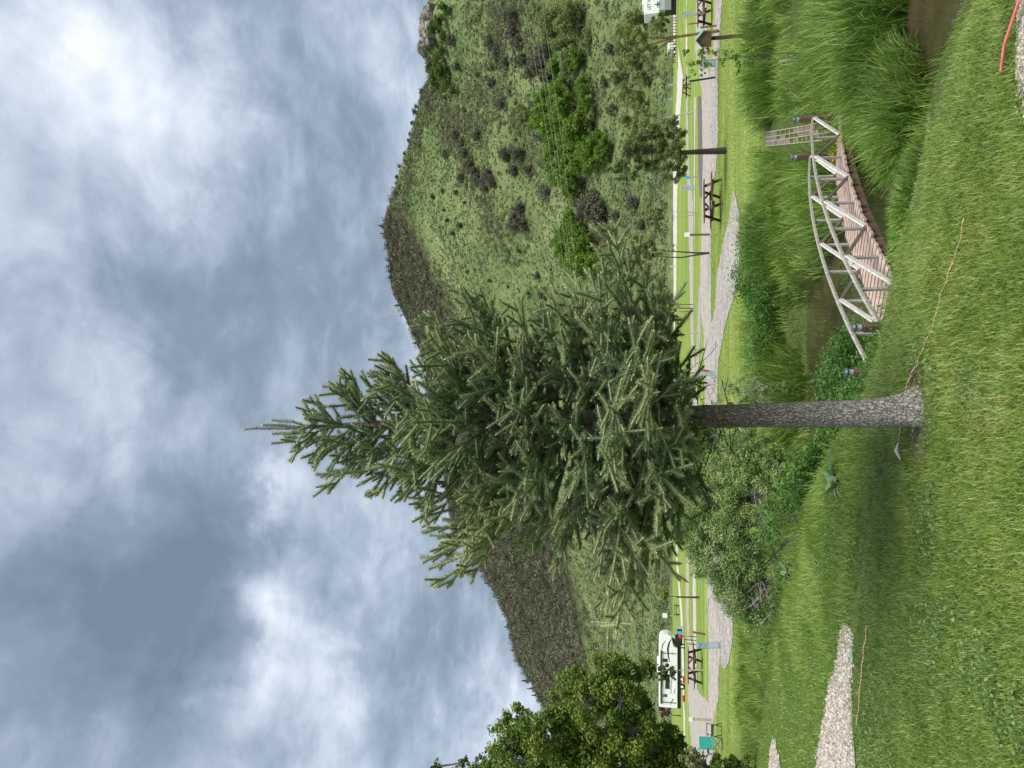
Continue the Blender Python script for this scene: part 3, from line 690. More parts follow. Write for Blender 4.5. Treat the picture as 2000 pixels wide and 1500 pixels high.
reed('small clump of reeds on the near bank beside the water', 3.6, 6.3, .55, .30, 1600, .42, .010)
# low broad-leaved weeds below the bush and along the creek
f_weed = foliage('weed_leaves', [(.035, .10, .018), (.075, .185, .032), (.14, .27, .055)], .25, .5)
def weed(label, c, rx, ry, hz, n, sz, m=None, name='weed_patch', cat='weeds', sub=26):
    cen = np.stack([rng.normal(0, rx*.5, sub), rng.normal(0, ry*.5, sub), rng.uniform(.2, 1, sub)*hz], 1)
    k = rng.integers(0, sub, n); C = cen[k]+rng.normal(0, 1, (n, 3))*np.array([rx, ry, hz])*.16
    zt = terrain(C[:, 0]+c[0], C[:, 1]+c[1]); C[:, 2] = zt+np.abs(C[:, 2])
    n = int(n); V, F = leaves(C, sz*.72*rng.uniform(.5, 1.4, n), .6, .5)
    o = mesh_np(name, V, F, m or f_weed, tint=np.repeat(np.clip(rng.random(sub)[k]*.6+rng.random(n)*.4, 0, 1), 4)); o.location = (c[0], c[1], 0)
    return tag(o, label, cat)
weed('patch of lobed green weeds under the bush left of the spruce trunk', (-1.0, 11.2), 1.1, .7, .55, 8200, .075)
weed('patch of dark green weeds directly behind the spruce trunk', (.25, 12.6), 1.1, .9, .6, 8000, .075)
weed('strip of leafy weeds below the grey dead twigs of the bush', (-3.3, 15.0), 1.3, .8, .5, 4200, .08)
weed('patch of leafy weeds between the bush and the left edge of the ditch', (-4.9, 17.6), 1.2, .9, .6, 3600, .09)
weed('dark green weeds on the far bank behind the near end of the bridge', (2.1, 21.2), 1.7, .8, .75, 6500, .10)
weed('low leafy weeds in the lawn left of the near solar lamps', (.05, 9.6), .7, .6, .25, 2200, .05)
weed('pale green plant with small round leaves at the water\'s edge below the reeds', (1.95, 6.25), .22, .16, .16, 500, .035, foliage('pale_leaves', [(.15, .21, .08), (.27, .32, .15)], .3), 'pale_plant', 'plant', 12)
# dock plant with broad grey-green leaves
def rosette(label, c, n, L, w, m):
    az = np.linspace(0, 6.28, n, endpoint=False)+rng.normal(0, .2, n)
    V, F, mm = blades(np.zeros((n, 3)), L*rng.uniform(.7, 1.1, n), w, az, rng.uniform(.5, 1.1, n), rng.uniform(.4, 1.3, n), 5, .35, rng.uniform(-.5, .5, n))
    o = mesh_np('broad_leaf_plant', V, F, m, tint=np.repeat(rng.random(n), mm), smooth=True); o.location = c
    return tag(o, label, 'plant')
f_dock = foliage('dock_leaves', [(.10, .19, .09), (.17, .28, .14)], .25, .5)
rosette('plant with broad grey green leaves in the lawn left of the spruce trunk', GT(1640, 940), 16, .27, .10, f_dock)
rosette('plant with broad grey green leaves below the dead twigs of the bush', GT(1545, 1120), 11, .28, .12, f_dock)
# stones on the near gravel strips
def stones(n, fn, bb, s0, s1):
    x = rng.uniform(bb[0], bb[1], n); y = rng.uniform(bb[2], bb[3], n); k = fn(x+rng.normal(0, .035, n), y+rng.normal(0, .05, n)); x, y = x[k], y[k]; n = len(x)
    s = rng.uniform(s0, s1, n)*rng.uniform(.6, 1.2, n)
    base = np.array([[1, 0, 0], [.3, .9, 0], [-.8, .6, 0], [-.8, -.6, 0], [.3, -.95, 0], [0.1, 0.05, .75]])
    V = base[None]*(1+.3*rng.normal(size=(n, 6, 3)))*s[:, None, None]
    a = rng.uniform(0, 6.28, n); ca, sa = np.cos(a)[:, None], np.sin(a)[:, None]
    X = V[..., 0]*ca-V[..., 1]*sa; Y = V[..., 0]*sa+V[..., 1]*ca
    V = np.stack([X+x[:, None], Y+y[:, None], V[..., 2]+terrain(x, y)[:, None]+.013], -1)
    b = np.arange(n)[:, None]*6
    F = np.concatenate([b+np.array([[i, (i+1) % 5, 5]]) for i in range(5)])
    return V.reshape(-1, 3), F, np.repeat(rng.random(n), 6)
V, F, ti = merge([stones(26000, strip_in, strip_bb, .006, .017), stones(5000, strip2_in, strip2_bb, .01, .022), stones(3000, strip3_in, strip3_bb, .005, .012)])
tag(mesh_np('gravel_stones', V, F, foliage('gravel_stone', [(.14, .12, .10), (.36, .32, .27), (.62, .58, .51)], 0, .85), tint=ti), 'small pale stones on the gravel strips in the lawn', 'gravel', kind='stuff')

# ---------------------------------------------------------------- the spruce
m, nt, p, out = nmat('spruce_bark'); t = N(nt, 'ShaderNodeTexCoord')
mp = N(nt, 'ShaderNodeMapping'); mp.inputs['Scale'].default_value = (1, 1, .42); lk(nt, t.outputs['Object'], mp.inputs[0])
wv = noise(nt, mp.outputs[0], 14, 4, .6).outputs['Color']
vm = N(nt, 'ShaderNodeVectorMath', operation='MULTIPLY_ADD'); lk(nt, wv, vm.inputs[0]); vm.inputs[1].default_value = (.085, .085, .085); lk(nt, mp.outputs[0], vm.inputs[2])
v = N(nt, 'ShaderNodeTexVoronoi', feature='DISTANCE_TO_EDGE'); v.inputs['Scale'].default_value = 60; lk(nt, vm.outputs[0], v.inputs['Vector'])
n5 = noise(nt, t.outputs['Object'], 60, 6, .7).outputs['Fac']; n6 = noise(nt, t.outputs['Object'], 5, 4, .6).outputs['Fac']
cr = mth(nt, 'MULTIPLY', v.outputs['Distance'], 7.0, clamp=True)
spx = N(nt, 'ShaderNodeSeparateXYZ'); lk(nt, t.outputs["Object"], spx.inputs[0])
hz = mth(nt, 'MULTIPLY', mth(nt, 'SUBTRACT', spx.outputs[2], .55), .9, clamp=True)
plate = mixc(nt, hz, ramp(nt, n5, [(.3, (.25, .22, .19)), (.7, (.58, .54, .49))]), ramp(nt, n5, [(.3, (.17, .125, .10)), (.7, (.37, .29, .24))]))
c = mixc(nt, mth(nt, 'ADD', mth(nt, 'MULTIPLY', cr, .68), .32), (.10, .08, .066), plate)
lk(nt, c, p.inputs['Base Color']); p.inputs['Roughness'].default_value = .9
b = N(nt, 'ShaderNodeBump'); b.inputs['Strength'].default_value = 1.0; b.inputs['Distance'].default_value = .012
lk(nt, mth(nt, 'ADD', mth(nt, 'MULTIPLY', cr, .8), mth(nt, 'MULTIPLY', n5, .4)), b.inputs['Height']); lk(nt, b.outputs[0], p.inputs['Normal'])
bark = m
SPT = thing('spruce_tree', 'large blue green spruce tree with a bare lower trunk in the middle of the lawn', 'tree', tuple(TREE))
TY = TREE.y
def TP(tx, ty):
    """point in the upright plane of the tree, in the tree's own coordinates"""
    u = (1000-tx)/1500; ratio = (SP+u*CP)/(CP-u*SP); h = TY*ratio; D = TY*CP+h*SP
    return Vector(((750-ty)/1500*D-TREE.x, 0, h+CAMZ-TREE.z))

# trunk with root flare and rough outline
ctr = [(1795, 801), (1775, 802), (1740, 806), (1700, 808), (1600, 809), (1500, 811), (1400, 813), (1300, 813), (1100, 815), (900, 822), (700, 830), (560, 836), (478, 838)]
rr_ = [.165, .125, .104, .098, .089, .084, .081, .074, .060, .042, .024, .012, .003]
cz = [TP(*c) for c in ctr]
zz_ = np.array([c.z for c in cz]); xx_ = np.array([c.x for c in cz]); zz_[0] = -.06
TOPZ = zz_[-1]
zs = np.linspace(-.06, TOPZ, 210); na = 40; V = []
for z in zs:
    x0 = np.interp(z, zz_, xx_); r = np.interp(z, zz_, rr_)
    an = np.linspace(0, 2*np.pi, na, endpoint=False)
    fl = 1+.10*np.exp(-max(z, 0)/.12)*np.cos(3*an+.5)+.16*np.exp(-max(z, 0)/.15)*np.cos(an-.1)
    q = r*fl*(1+.045*vnoise(an*6, np.full(na, z*22), 90, 3, 1)*(z > 0))
    V += [(x0+q[k]*math.cos(an[k]), q[k]*math.sin(an[k]), z) for k in range(na)]
ii = (np.arange(len(zs)-1)[:, None]*na+np.arange(na)[None]).ravel(); jj = (np.arange(len(zs)-1)[:, None]*na+(np.arange(na)[None]+1) % na).ravel()
trunk = mesh_np('trunk', V, np.stack([ii, jj, jj+na, ii+na], 1), bark, SPT, smooth=True)
# cut branch knots
mk = plain('cut_wood', (.33, .16, .075), .8, .2, 60)
for tx, ty, s in [(1404, 813, .022), (1424, 829, .020), (1425, 793, .022), (1312, 829, .018)]:
    q = TP(tx, ty); a = MB(); r0 = np.interp(q.z, zz_, rr_); x0 = np.interp(q.z, zz_, xx_); dx = max(-.97, min(.97, (q.x-x0)/r0)); dy = -math.sqrt(1-dx*dx)
    c0 = Vector((x0+dx*r0*.9, dy*r0*.9, q.z)); a.tube([c0, c0+Vector((dx, dy, 0))*.03], [s*1.15, s], 10); a.build('cut_knot', mk, trunk)
# silhouette: half widths measured left and right of the stem
SR = [(560, 790), (610, 785), (660, 735), (700, 745), (755, 703), (800, 690), (850, 622), (905, 565), (960, 590), (1060, 600), (1105, 565), (1150, 540), (1205, 452), (1250, 470), (1300, 540), (1340, 660)]
SL = [(570, 885), (615, 912), (650, 955), (700, 960), (740, 972), (790, 1000), (835, 1035), (870, 1112), (905, 1148), (960, 1110), (1050, 1080), (1105, 1095), (1150, 1050), (1180, 1190), (1195, 1228), (1250, 1180), (1300, 1120), (1345, 1060)]
def half(tab, sgn):
    P_ = [TP(*q) for q in tab]; z = np.array([q.z for q in P_]); w = np.array([sgn*(q.x-np.interp(q.z, zz_, xx_)) for q in P_]); o = np.argsort(z); return z[o], w[o]
zr, wr = half(SR, 1); zl, wl = half(SL, -1)
ZB = 1.58
stems = []    # (points list) with radius, and shoots for needles
shootA = []; shootB = []; shW = []; tipP = []; woodA = []; woodB = []; woodR = []
def polyline(p0, az, L, pit0, curve, n, wob=.05):
    pts = [p0]; d = az; p = p0.copy()
    for i in range(n):
        t = (i+.5)/n; pt = pit0+curve*t
        v = np.array([math.cos(d)*math.cos(pt), math.sin(d)*math.cos(pt), math.sin(pt)])
        p = p+v*L/n; pts.append(p.copy()); d += rng.normal(0, wob)
    return np.array(pts)
def add_shoot(pts, r0, dense=1.0, tip=True, skip=0.0):
    n = len(pts)-1
    for i in range(n):
        woodA.append(pts[i]); woodB.append(pts[i+1]); woodR.append((r0*(1-.75*i/n), r0*(1-.75*(i+1)/n)))
        if (i+1)/n > skip: shootA.append(pts[i]); shootB.append(pts[i+1]); shW.append(dense)
    if tip: tipP.append((pts[-1], pts[-1]-pts[-2]))
ZTIP = TP(585, 840).z; golden = 2.39996; az = 0.3; z = ZB; zl_ = []
while z < ZTIP-.10:
    zl_.append(z+.05*math.sin(z*2*math.pi/.34)); z += np.interp(z, [ZB, 2.6, 4, TOPZ], [.0165, .019, .030, .056])
TIPS = [(1195, 1230), (1182, 1192), (1232, 1205), (1262, 1165), (1290, 1120), (905, 1148), (870, 1112), (940, 1112), (1100, 1095), (1050, 1080), (835, 1033), (765, 985), (740, 970), (650, 957), (617, 912), (572, 887), (600, 780), (612, 800), (656, 732), (672, 748), (725, 728), (755, 703), (850, 622), (862, 650), (905, 566), (925, 575), (1060, 598), (1105, 560), (1128, 552), (1165, 540), (1210, 450), (1222, 470), (1255, 480), (1300, 545), (1215, 1150), (1150, 1060)]
for q_ in [(z_, None) for z_ in zl_]+[(TP(*t_).z, t_) for t_ in TIPS]:
    z, tip_ = q_; az += golden+rng.normal(0, .25)
    if tip_: az = (0 if tip_[1] < 820 else math.pi)+rng.uniform(-.3, .3)
    hf = (z-ZB)/(TOPZ-ZB)
    pit = np.interp(hf, [0, .15, .45, .8, 1], [-.10, .02, .30, .62, 1.0])+rng.normal(0, .09)
    # length: iterate so that the tip lands on the measured outline
    L = .8
    for _ in range(5):
        zt = z+L*math.sin(pit)*.9+.06*L
        rr2 = np.interp(zt, zr, wr); rl2 = np.interp(zt, zl, wl)
        ca = math.cos(az); side = rr2 if ca > 0 else rl2; fb = (rr2+rl2)/2*.95
        Rr = math.sqrt((side*ca)**2+(fb*math.sin(az))**2); L = max(.07, Rr/max(.3, math.cos(pit+.1))); L = min(L, max(.08, (ZTIP-z)/max(.2, math.sin(pit)*.95)))
    L *= rng.uniform(.80, 1.0) if rng.random() < .7 else rng.uniform(.5, .8)
    if tip_:
        pit = np.interp(hf, [0, .15, .45, .8, 1], [-.05, .10, .42, .72, 1.0]); tq = TP(*tip_); L = abs(tq.x-np.interp(z, zz_, xx_))/abs(math.cos(az))/math.cos(pit)*1.0; z = z-L*math.sin(pit)*1.02
    x0 = np.interp(z, zz_, xx_); p0 = np.array([x0, 0, z])
    nseg = max(4, int(L/.11)); curve = np.interp(hf, [0, .3, 1], [.28, .22, .12])
    main = polyline(p0, az, L, pit-.10, curve, nseg, .05)
    add_shoot(main, .003+.010*L, 1.0, True, .22)
    if L < .16: continue
    step = .105 if hf < .7 else .115; k = int(L*.8/step)
    for j in range(k):
        t = .10+.90*(j+.5)/k; f = t*nseg; i = min(nseg-1, int(f)); q = main[i]+(main[i+1]-main[i])*(f-i)
        for sgn in (-1, 1):
            if rng.random() < .06: continue
            l2 = (.10+.46*L*(1-t)**.8*min(1, t*2.2+.35))*rng.uniform(.6, 1.2); l2 = min(l2, .52)
            a2 = az+sgn*rng.uniform(.75, 1.1); pt2 = pit+curve*t+rng.normal(.05, .28)-(.25 if hf < .25 else 0.05)*rng.uniform(.4, 1.6)
            m2 = max(2, int(l2/.085)); tw = polyline(q, a2, l2, pt2, rng.uniform(-.1, .3), m2, .06)
            add_shoot(tw, .0020+.0025*l2, 1.0)
            if l2 > .13:
                for jj in range(int((l2-.05)/.095)):
                    t3 = .25+.7*(jj+rng.random()*.6)/max(1, int((l2-.05)/.095)); f3 = t3*m2; i3 = min(m2-1, int(f3)); q3 = tw[i3]+(tw[i3+1]-tw[i3])*(f3-i3)
                    s3 = 1 if jj % 2 else -1
                    l3 = rng.uniform(.10, .18)*(1.15-.4*t3)
                    add_shoot(polyline(q3, a2+s3*rng.uniform(.6, 1.0), l3, pt2+rng.normal(.08, .35), .1, 1), .0022, 1.0)
# leader and its two upright side shoots
ld = np.array([[np.interp(z, zz_, xx_)+.004*math.sin(z*30), 0, z] for z in np.linspace(TOPZ-.62, TOPZ, 9)])
add_shoot(ld, .009, .55)
for dx in (-.05, .04, .015):
    b0 = ld[0+rng.integers(0, 3)]; add_shoot(np.array([b0, b0+[dx, rng.normal(0, .02), .12], b0+[dx*1.2, 0, .30]]), .005, .9)
A = np.array(shootA); B = np.array(shootB); DW = np.array(shW)
Ls = np.linalg.norm(B-A, axis=1); cnt = np.maximum(2, (Ls*1050*DW).astype(int)); idx = np.repeat(np.arange(len(A)), cnt); n = len(idx)
print('needles', n, 'shoots', len(A))
ax_ = unit(B-A)[idx]; P0 = A[idx]+(B-A)[idx]*rng.random((n, 1))
rd = rdir(n)+np.array([0, 0, .30]); rd = unit(rd-ax_*(rd*ax_).sum(1, keepdims=True))
fwd = rng.uniform(.12, .62, (n, 1)); nd = unit(rd+ax_*fwd); nl = rng.uniform(.024, .036, (n, 1))
sd = unit(np.cross(nd, rdir(n)))*.0017
P1 = P0+nd*nl
V = np.stack([P0-sd, P0+sd, P1], 1).reshape(-1, 3); F = np.arange(n*3).reshape(-1, 3)
# dense needle bases that hug each shoot
cm = DW > .8; VC, FC = tubes_np((A-(B-A)*.05)[cm], (B+(B-A)*.02)[cm], .0092, .0080, 5); FC = np.concatenate([FC[:, [0, 1, 2]], FC[:, [0, 2, 3]]])
# this year's growth at the outside is yellower than the old needles
age = np.clip(np.linalg.norm((P0-np.stack([np.interp(P0[:, 2], zz_, xx_), 0*P0[:, 2], P0[:, 2]], 1))[:, :2], axis=1)/np.interp(P0[:, 2], zl, (np.interp(zl, zr, wr)+wl)/2), 0, 1.1)
ti = np.clip(.12+.42*age**2+np.repeat(rng.normal(0, .14, len(A)), cnt)+rng.normal(0, .08, n), 0, 1)
f_need = foliage('spruce_needles', [(.105, .165, .088), (.24, .315, .160), (.45, .50, .235), (.68, .64, .34)], .25, .5, .4)
V = np.concatenate([V, VC]); F = np.concatenate([F, FC+n*3]); sti = np.clip(.20+.34*np.clip(np.hypot(A[:, 0], A[:, 1])/1.2, 0, 1)+rng.normal(0, .09, len(A)), 0, 1)[cm]
crown = mesh_np('crown', V, F, f_need, SPT, tint=np.concatenate([np.repeat(ti, 3), np.repeat(sti, 10)]))
wa, wb, wr_ = np.array(woodA), np.array(woodB), np.array(woodR)
V, F = tubes_np(wa, wb, wr_[:, 0], wr_[:, 1], 4)
mesh_np('branches', V, F, wood('spruce_twig', (.07, .05, .03), (.19, .12, .06), (20, 20, 20)), SPT, smooth=True)
# buds at the shoot tips
tp = np.array([q for q, d in tipP]); td = unit(np.array([d for q, d in tipP])); k = rng.random(len(tp)) < .9; tp, td = tp[k], td[k]; n = len(tp)
V1, F1 = tubes_np(tp-td*.004, tp+td*.010, .0055, .0052, 5); V2, F2 = tubes_np(tp+td*.010, tp+td*.020, .0052, .001, 5)
V = np.concatenate([V1, V2]); F = np.concatenate([F1, F2+len(V1)])
mesh_np('buds', V, F, foliage('bud_scales', [(.36, .30, .12), (.60, .56, .28)], 0, .7), crown, tint=np.repeat(rng.random(2*n), 10))
# dead twigs hanging from the lowest branches
wa = []; wb = []
for k in range(26):
    a = rng.uniform(0, 6.28); b0 = np.array([xx_[5]+.08*math.cos(a), .08*math.sin(a), rng.uniform(1.15, 1.55)]); l = rng.uniform(.03, .30)
    e = b0+np.array([math.cos(a), math.sin(a), rng.uniform(-.5, .3)])*l; wa.append(b0); wb.append(e)
    for _ in range(2):
        f = rng.uniform(.4, .9); s = b0+(e-b0)*f; wa.append(s); wb.append(s+(e-b0)*.4+rng.normal(0, .05, 3))
V, F = tubes_np(np.array(wa), np.array(wb), .0035, .0012, 4); mesh_np('dead_twigs', V, F, plain('dead_twig', (.11, .085, .065), .9, .2), SPT)

# ---------------------------------------------------------------- generic broadleaf trees and shrubs
bark_grey = wood('bark_grey', (.10, .085, .07), (.26, .23, .20), (8, 8, 3)); bark_pale = wood('bark_pale', (.36, .33, .27), (.62, .58, .50), (6, 6, 14))
bark_dark = wood('bark_dark', (.035, .028, .022), (.10, .08, .065), (8, 8, 3)); bark_orange = wood('bark_orange', (.16, .09, .035), (.38, .24, .11), (6, 6, 9))
twig_grey = wood('twig_grey', (.17, .15, .13), (.42, .38, .34), (6, 6, 6))
def tree(name, label, cat, base, stems, clumps, nleaf, lsz, fol, bk, r0=.05, group=None, sub=7, limb=True, up=.4, aspect=.6, spread=.34, parts=('trunk', 'limbs', 'crown')):
    """stems: list of polylines (relative); clumps: (x,y,z,r) relative; leaves sit in sub-clumps inside each"""
    o = thing(name, label, cat, tuple(base), 0, group)
    mb = MB()
    for st in stems:
        pts = [Vector(q) for q in st]; n_ = len(pts); mb.tube(pts, [r0*(1-.8*i/(n_-1)) for i in range(n_)], 8)
    mb.build(parts[0], bk, o, smooth=True)
    allp = [np.array(q) for st in stems for q in st[1:]]
    sc_ = []; A_ = []; B_ = []; Rr = []
    for (x, y, z, r) in clumps:
        c = np.array([x, y, z]); j = min(allp, key=lambda q: np.linalg.norm(q-c)+(max(0, q[2]-z))*.8)
        A_.append(j); B_.append(c); Rr.append((r0*.28, r0*.12))
        ns = max(3, int(sub*rng.uniform(.8, 1.2)))
        d = rdir(ns)*r*rng.uniform(.35, 1.0, (ns, 1))**.6; d[:, 2] *= .85
        for q in d: sc_.append((c+q, r*spread)); A_.append(c); B_.append(c+q); Rr.append((r0*.10, r0*.03))
    if limb and A_:
        RR = np.array(Rr); V, F = tubes_np(np.array(A_), np.array(B_), RR[:, 0], RR[:, 1], 5); mesh_np(parts[1], V, F, bk, o, smooth=True)
    if nleaf:
        cen = np.array([q for q, r in sc_]); rad = np.array([r for q, r in sc_]); wgt = rad**2; wgt /= wgt.sum()
        k = rng.choice(len(cen), nleaf, p=wgt); off = rdir(nleaf)*(rng.random((nleaf, 1))**.45)*rad[k][:, None]
        V, F = leaves(cen[k]+off, lsz*rng.uniform(.65, 1.3, nleaf), up, aspect, unit(unit(off)+.9*rdir(nleaf)))
        ct = rng.random(len(cen))
        mesh_np(parts[2], V, F, fol, o, tint=np.repeat(np.clip(ct[k]*.55+rng.random(nleaf)*.45, 0, 1), 4))
    return o
# the big tree at the left edge of the view
bD = 19.0
def LP(tx, ty, D, base): return tuple(K(tx, ty, D)-Vector(base))
base = K(1452, 1640, 19.0); base.z = float(terrain(base.x, base.y))
cl = []
for (tx, ty, rp, dd) in [(985, 1445, 42, 0), (1010, 1410, 34, .4), (1000, 1480, 50, 0), (1050, 1440, 52, -.3), (1035, 1490, 55, .5), (1085, 1400, 34, .3), (1100, 1345, 34, 0), (1130, 1330, 30, .5), (1110, 1440, 62, .4), (1150, 1370, 50, -.4), (1170, 1320, 42, 0), (1195, 1305, 34, .5), (1190, 1420, 62, 0), (1225, 1330, 44, .2), (1212, 1370, 46, -.7), (1235, 1425, 54, -.5), (1150, 1490, 62, -.2), (1090, 1500, 62, 0), (1252, 1385, 34, .6), (1275, 1465, 50, 0), (1302, 1432, 26, .4), (1215, 1500, 70, 0), (1310, 1480, 48, 0), (1325, 1448, 18, .5), (1040, 1545, 60, .6), (1120, 1560, 70, -.3), (1200, 1580, 70, .3), (1280, 1560, 70, 0), (975, 1500, 42, .3), (1255, 1310, 26, .2), (1330, 1520, 60, -.2), (950, 1540, 50, 0), (1345, 1500, 26, .3)]:
    D = bD+dd; q = LP(tx, ty, D, base); cl.append((*q, rp*D/1500*.95))
S1 = [(0, 0, 0), LP(1380, 1610, bD, base), LP(1300, 1570, bD, base), LP(1200, 1500, bD, base), LP(1080, 1450, bD, base), LP(1000, 1440, bD, base)]
S2 = [(0, 0, 0), LP(1370, 1600, bD+.2, base), LP(1290, 1500, bD, base), LP(1230, 1400, bD-.2, base), LP(1180, 1330, bD, base)]
f_left = foliage('maple_foliage', [(.065, .13, .016), (.135, .225, .028), (.235, .325, .06), (.31, .29, .09)], .32, .5)
tree('broadleaf_tree', 'large bushy yellow green tree filling the left edge of the view', 'tree', base, [S1, S2], cl, 90000, .080, f_left, bark_grey, .16, sub=22, spread=.345, up=.7)
base2 = K(1440, 1700, 21.0); base2.z = float(terrain(base2.x, base2.y))
cl = [(*LP(tx, ty, 21.0, base2), rp*21/1500) for tx, ty, rp in [(850, 1495, 12), (905, 1490, 14), (945, 1480, 18), (968, 1468, 16), (880, 1530, 34), (930, 1530, 36), (975, 1510, 30), (1050, 1600, 80), (1180, 1650, 90), (840, 1515, 14)]]
tree('broadleaf_tree', 'top of a second green tree barely showing at the left edge beyond the big one', 'tree', base2, [[(0, 0, 0), LP(1200, 1660, 21, base2), LP(1000, 1560, 21, base2), LP(850, 1498, 21, base2)]], cl, 16000, .085, foliage('second_tree_foliage', [(.045, .085, .02), (.09, .14, .03), (.13, .18, .04)], .3), bark_grey, .14, sub=14)
# low leafy growth in front of the big tree
for tx, ty, r, lab in [(1412, 1512, .55, 'leafy shrub with red tinted leaves under the big left tree, by the green chair'), (1455, 1505, .45, 'low leafy shrub at the ditch on the left edge'), (1352, 1492, .42, 'white flowering shrub below the crown of the big left tree')]:
    b0 = K(tx+26, ty+30, 18.0); b0.z = float(terrain(b0.x, b0.y)); c = K(tx, ty+14, 18.0)-b0
    tree('shrub', lab, 'shrub', b0, [[(0, 0, 0), (c.x*.5, c.y, c.z*.6), tuple(c)]], [(c.x+rng.normal(0, r*.5), c.y+rng.normal(0, r*.4), c.z+rng.normal(0, r*.35), r*.55) for _ in range(6)], 5000, .07, f_cream if 'white' in lab else f_left, bark_grey, .03, sub=9)
# the willow bush behind the spruce
bb = Vector((-2.3, 14.3, 0)); bb.z = float(terrain(bb.x, bb.y))
cl = []
for tx, ty, rp, D in [(1345, 860, 34, 14.2), (1350, 930, 40, 14.4), (1345, 1000, 38, 14.6), (1360, 1060, 34, 14.6), (1395, 850, 36, 13.8), (1400, 905, 44, 14), (1405, 965, 44, 14), (1400, 1030, 44, 14.2), (1405, 1090, 40, 14.4), (1425, 1140, 38, 14.6), (1450, 1185, 34, 14.9), (1470, 1205, 26, 15), (1445, 855, 34, 13.2), (1450, 915, 38, 13.4), (1455, 980, 38, 13.4), (1450, 1040, 38, 13.8), (1465, 1090, 30, 14), (1490, 880, 24, 12.9), (1500, 940, 24, 12.9), (1330, 890, 26, 14.6), (1335, 1045, 22, 14.9), (1480, 1150, 24, 14.6), (1322, 955, 22, 14.8), (1380, 875, 34, 14.3), (1425, 940, 34, 13.6), (1385, 985, 34, 14.3), (1430, 1000, 34, 13.9), (1430, 1110, 30, 14.3), (1505, 1000, 22, 13.2), (1525, 905, 22, 12.8), (1540, 960, 20, 12.8), (1372, 1100, 26, 14.9), (1410, 1160, 24, 15)]:
    q = K(tx, ty, D); cl.append((q.x-bb.x, q.y-bb.y, q.z-bb.z, rp*D/1500*1.2))
f_bush = foliage('willow_foliage', [(.075, .14, .04), (.16, .27, .07), (.30, .42, .13), (.56, .62, .34)], .3, .45)
st = []
for tx, ty, D in [(1400, 870, 13.9), (1390, 950, 14), (1410, 1040, 14.2), (1450, 1150, 14.8), (1440, 900, 13.5), (1370, 1010, 14.5)]:
    q = K(tx, ty, D)-bb; st.append([(0, 0, 0), (q.x*.35, q.y*.3, q.z*.5), tuple(q)])
bush = tree('willow_bush', 'big light green willow bush with grey dead twigs behind the spruce trunk', 'bush', bb, st, cl, 150000, .043, f_bush, twig_grey, .03, sub=18, aspect=.42, spread=.40, up=.7, parts=('stems', 'limbs', 'foliage'))
A_ = []; B_ = []; Rr = []
def twigs(tx0, tx1, ty0, ty1, n, D0, D1, l0, l1, o_):
    for _ in range(n):
        D = rng.uniform(D0, D1); q = np.array(K(rng.uniform(tx0, tx1), rng.uniform(ty0, ty1), D)-o_); d = rdir(1)[0]; d[2] = rng.normal(.05, .4); d = d/np.linalg.norm(d)
        for s in range(3):
            l = rng.uniform(l0, l1)*(1-.25*s); e = q+d*l; A_.append(q); B_.append(e); Rr.append((.006*(1-.25*s), .0045*(1-.3*s))); q = e; d = d+rng.normal(0, .35, 3); d /= np.linalg.norm(d)
twigs(1470, 1525, 1020, 1195, 170, 13.6, 14.6, .08, .26, bb); twigs(1380, 1470, 840, 1180, 60, 13.2, 14.4, .10, .3, bb)
twigs(1475, 1500, 930, 1020, 40, 12.9, 13.4, .06, .2, bb)
RR = np.array(Rr); V, F = tubes_np(np.array(A_), np.array(B_), RR[:, 0], RR[:, 1], 4); mesh_np('dead_twigs', V, F, twig_grey, bush, smooth=True)
# thin leafy bush right of the trunk
b2 = GT(1560, 765); b2.y += 1.5; b2.z = float(terrain(b2.x, b2.y))
cl = [(*(K(tx, ty, 13.2)-b2), .14) for tx, ty in [(1400, 785), (1420, 760), (1445, 752), (1470, 748), (1490, 760), (1450, 775), (1480, 785), (1510, 765), (1530, 755)]]
o = tree('twiggy_bush', 'thin bush of bare twigs with few leaves right of the spruce trunk', 'bush', b2, [[(0, 0, 0), tuple((K(1470, 765, 13.2)-b2)), tuple((K(1400, 770, 13.2)-b2))], [(0, 0, 0), tuple((K(1480, 750, 13.2)-b2)), tuple((K(1420, 735, 13.2)-b2))]], cl, 1500, .035, f_bush, twig_grey, .012, sub=8, parts=('stems', 'limbs', 'foliage'))
A_ = []; B_ = []; Rr = []; twigs(1375, 1490, 733, 790, 80, 12.8, 13.6, .08, .22, b2)
RR = np.array(Rr); V, F = tubes_np(np.array(A_), np.array(B_), RR[:, 0]*.7, RR[:, 1]*.7, 4); mesh_np('dead_twigs', V, F, twig_grey, o, smooth=True)
# ---------------------------------------------------------------- footbridge
w_grey = wood('weathered_board', (.20, .185, .165), (.46, .44, .41), (30, 6, 30)); w_white = wood('sunlit_brace_pale_wood', (.42, .41, .39), (.72, .71, .69), (30, 6, 30))  # pale boards: sunlight painted into alternate braces, own colour on chip and driftwood
w_brown = wood('brown_post_wood', (.075, .045, .032), (.19, .115, .08), (12, 12, 4)); w_deck = wood('deck_wood', (.33, .23, .185), (.60, .47, .40), (9, 9, 9), .75, .3)
w_dark = wood('shaded_brace_dark_wood', (.075, .055, .045), (.20, .155, .13), (30, 6, 30))  # shade painted into the other braces; plain dark wood on the fence
fN, fF = K(1717, 634, 9.3), K(1587, 234, 13.6); bN, bF = K(1700, 722, 9.7), K(1582, 308, 13.84)
BR = thing('footbridge', 'small arched wooden footbridge with truss railings over the creek', 'bridge', ((fN.x+bF.x)/2, (fN.y+bF.y)/2, -.6))
o0 = Vector(BR.location)
def rz_(t): return -.18+.235*(1-(2*t-1)**2)
def RP(N_, F_, t, top=True, dz=0): p = N_.lerp(F_, t); p.z = rz_(t)-(0 if top else .45)+dz; return p-o0
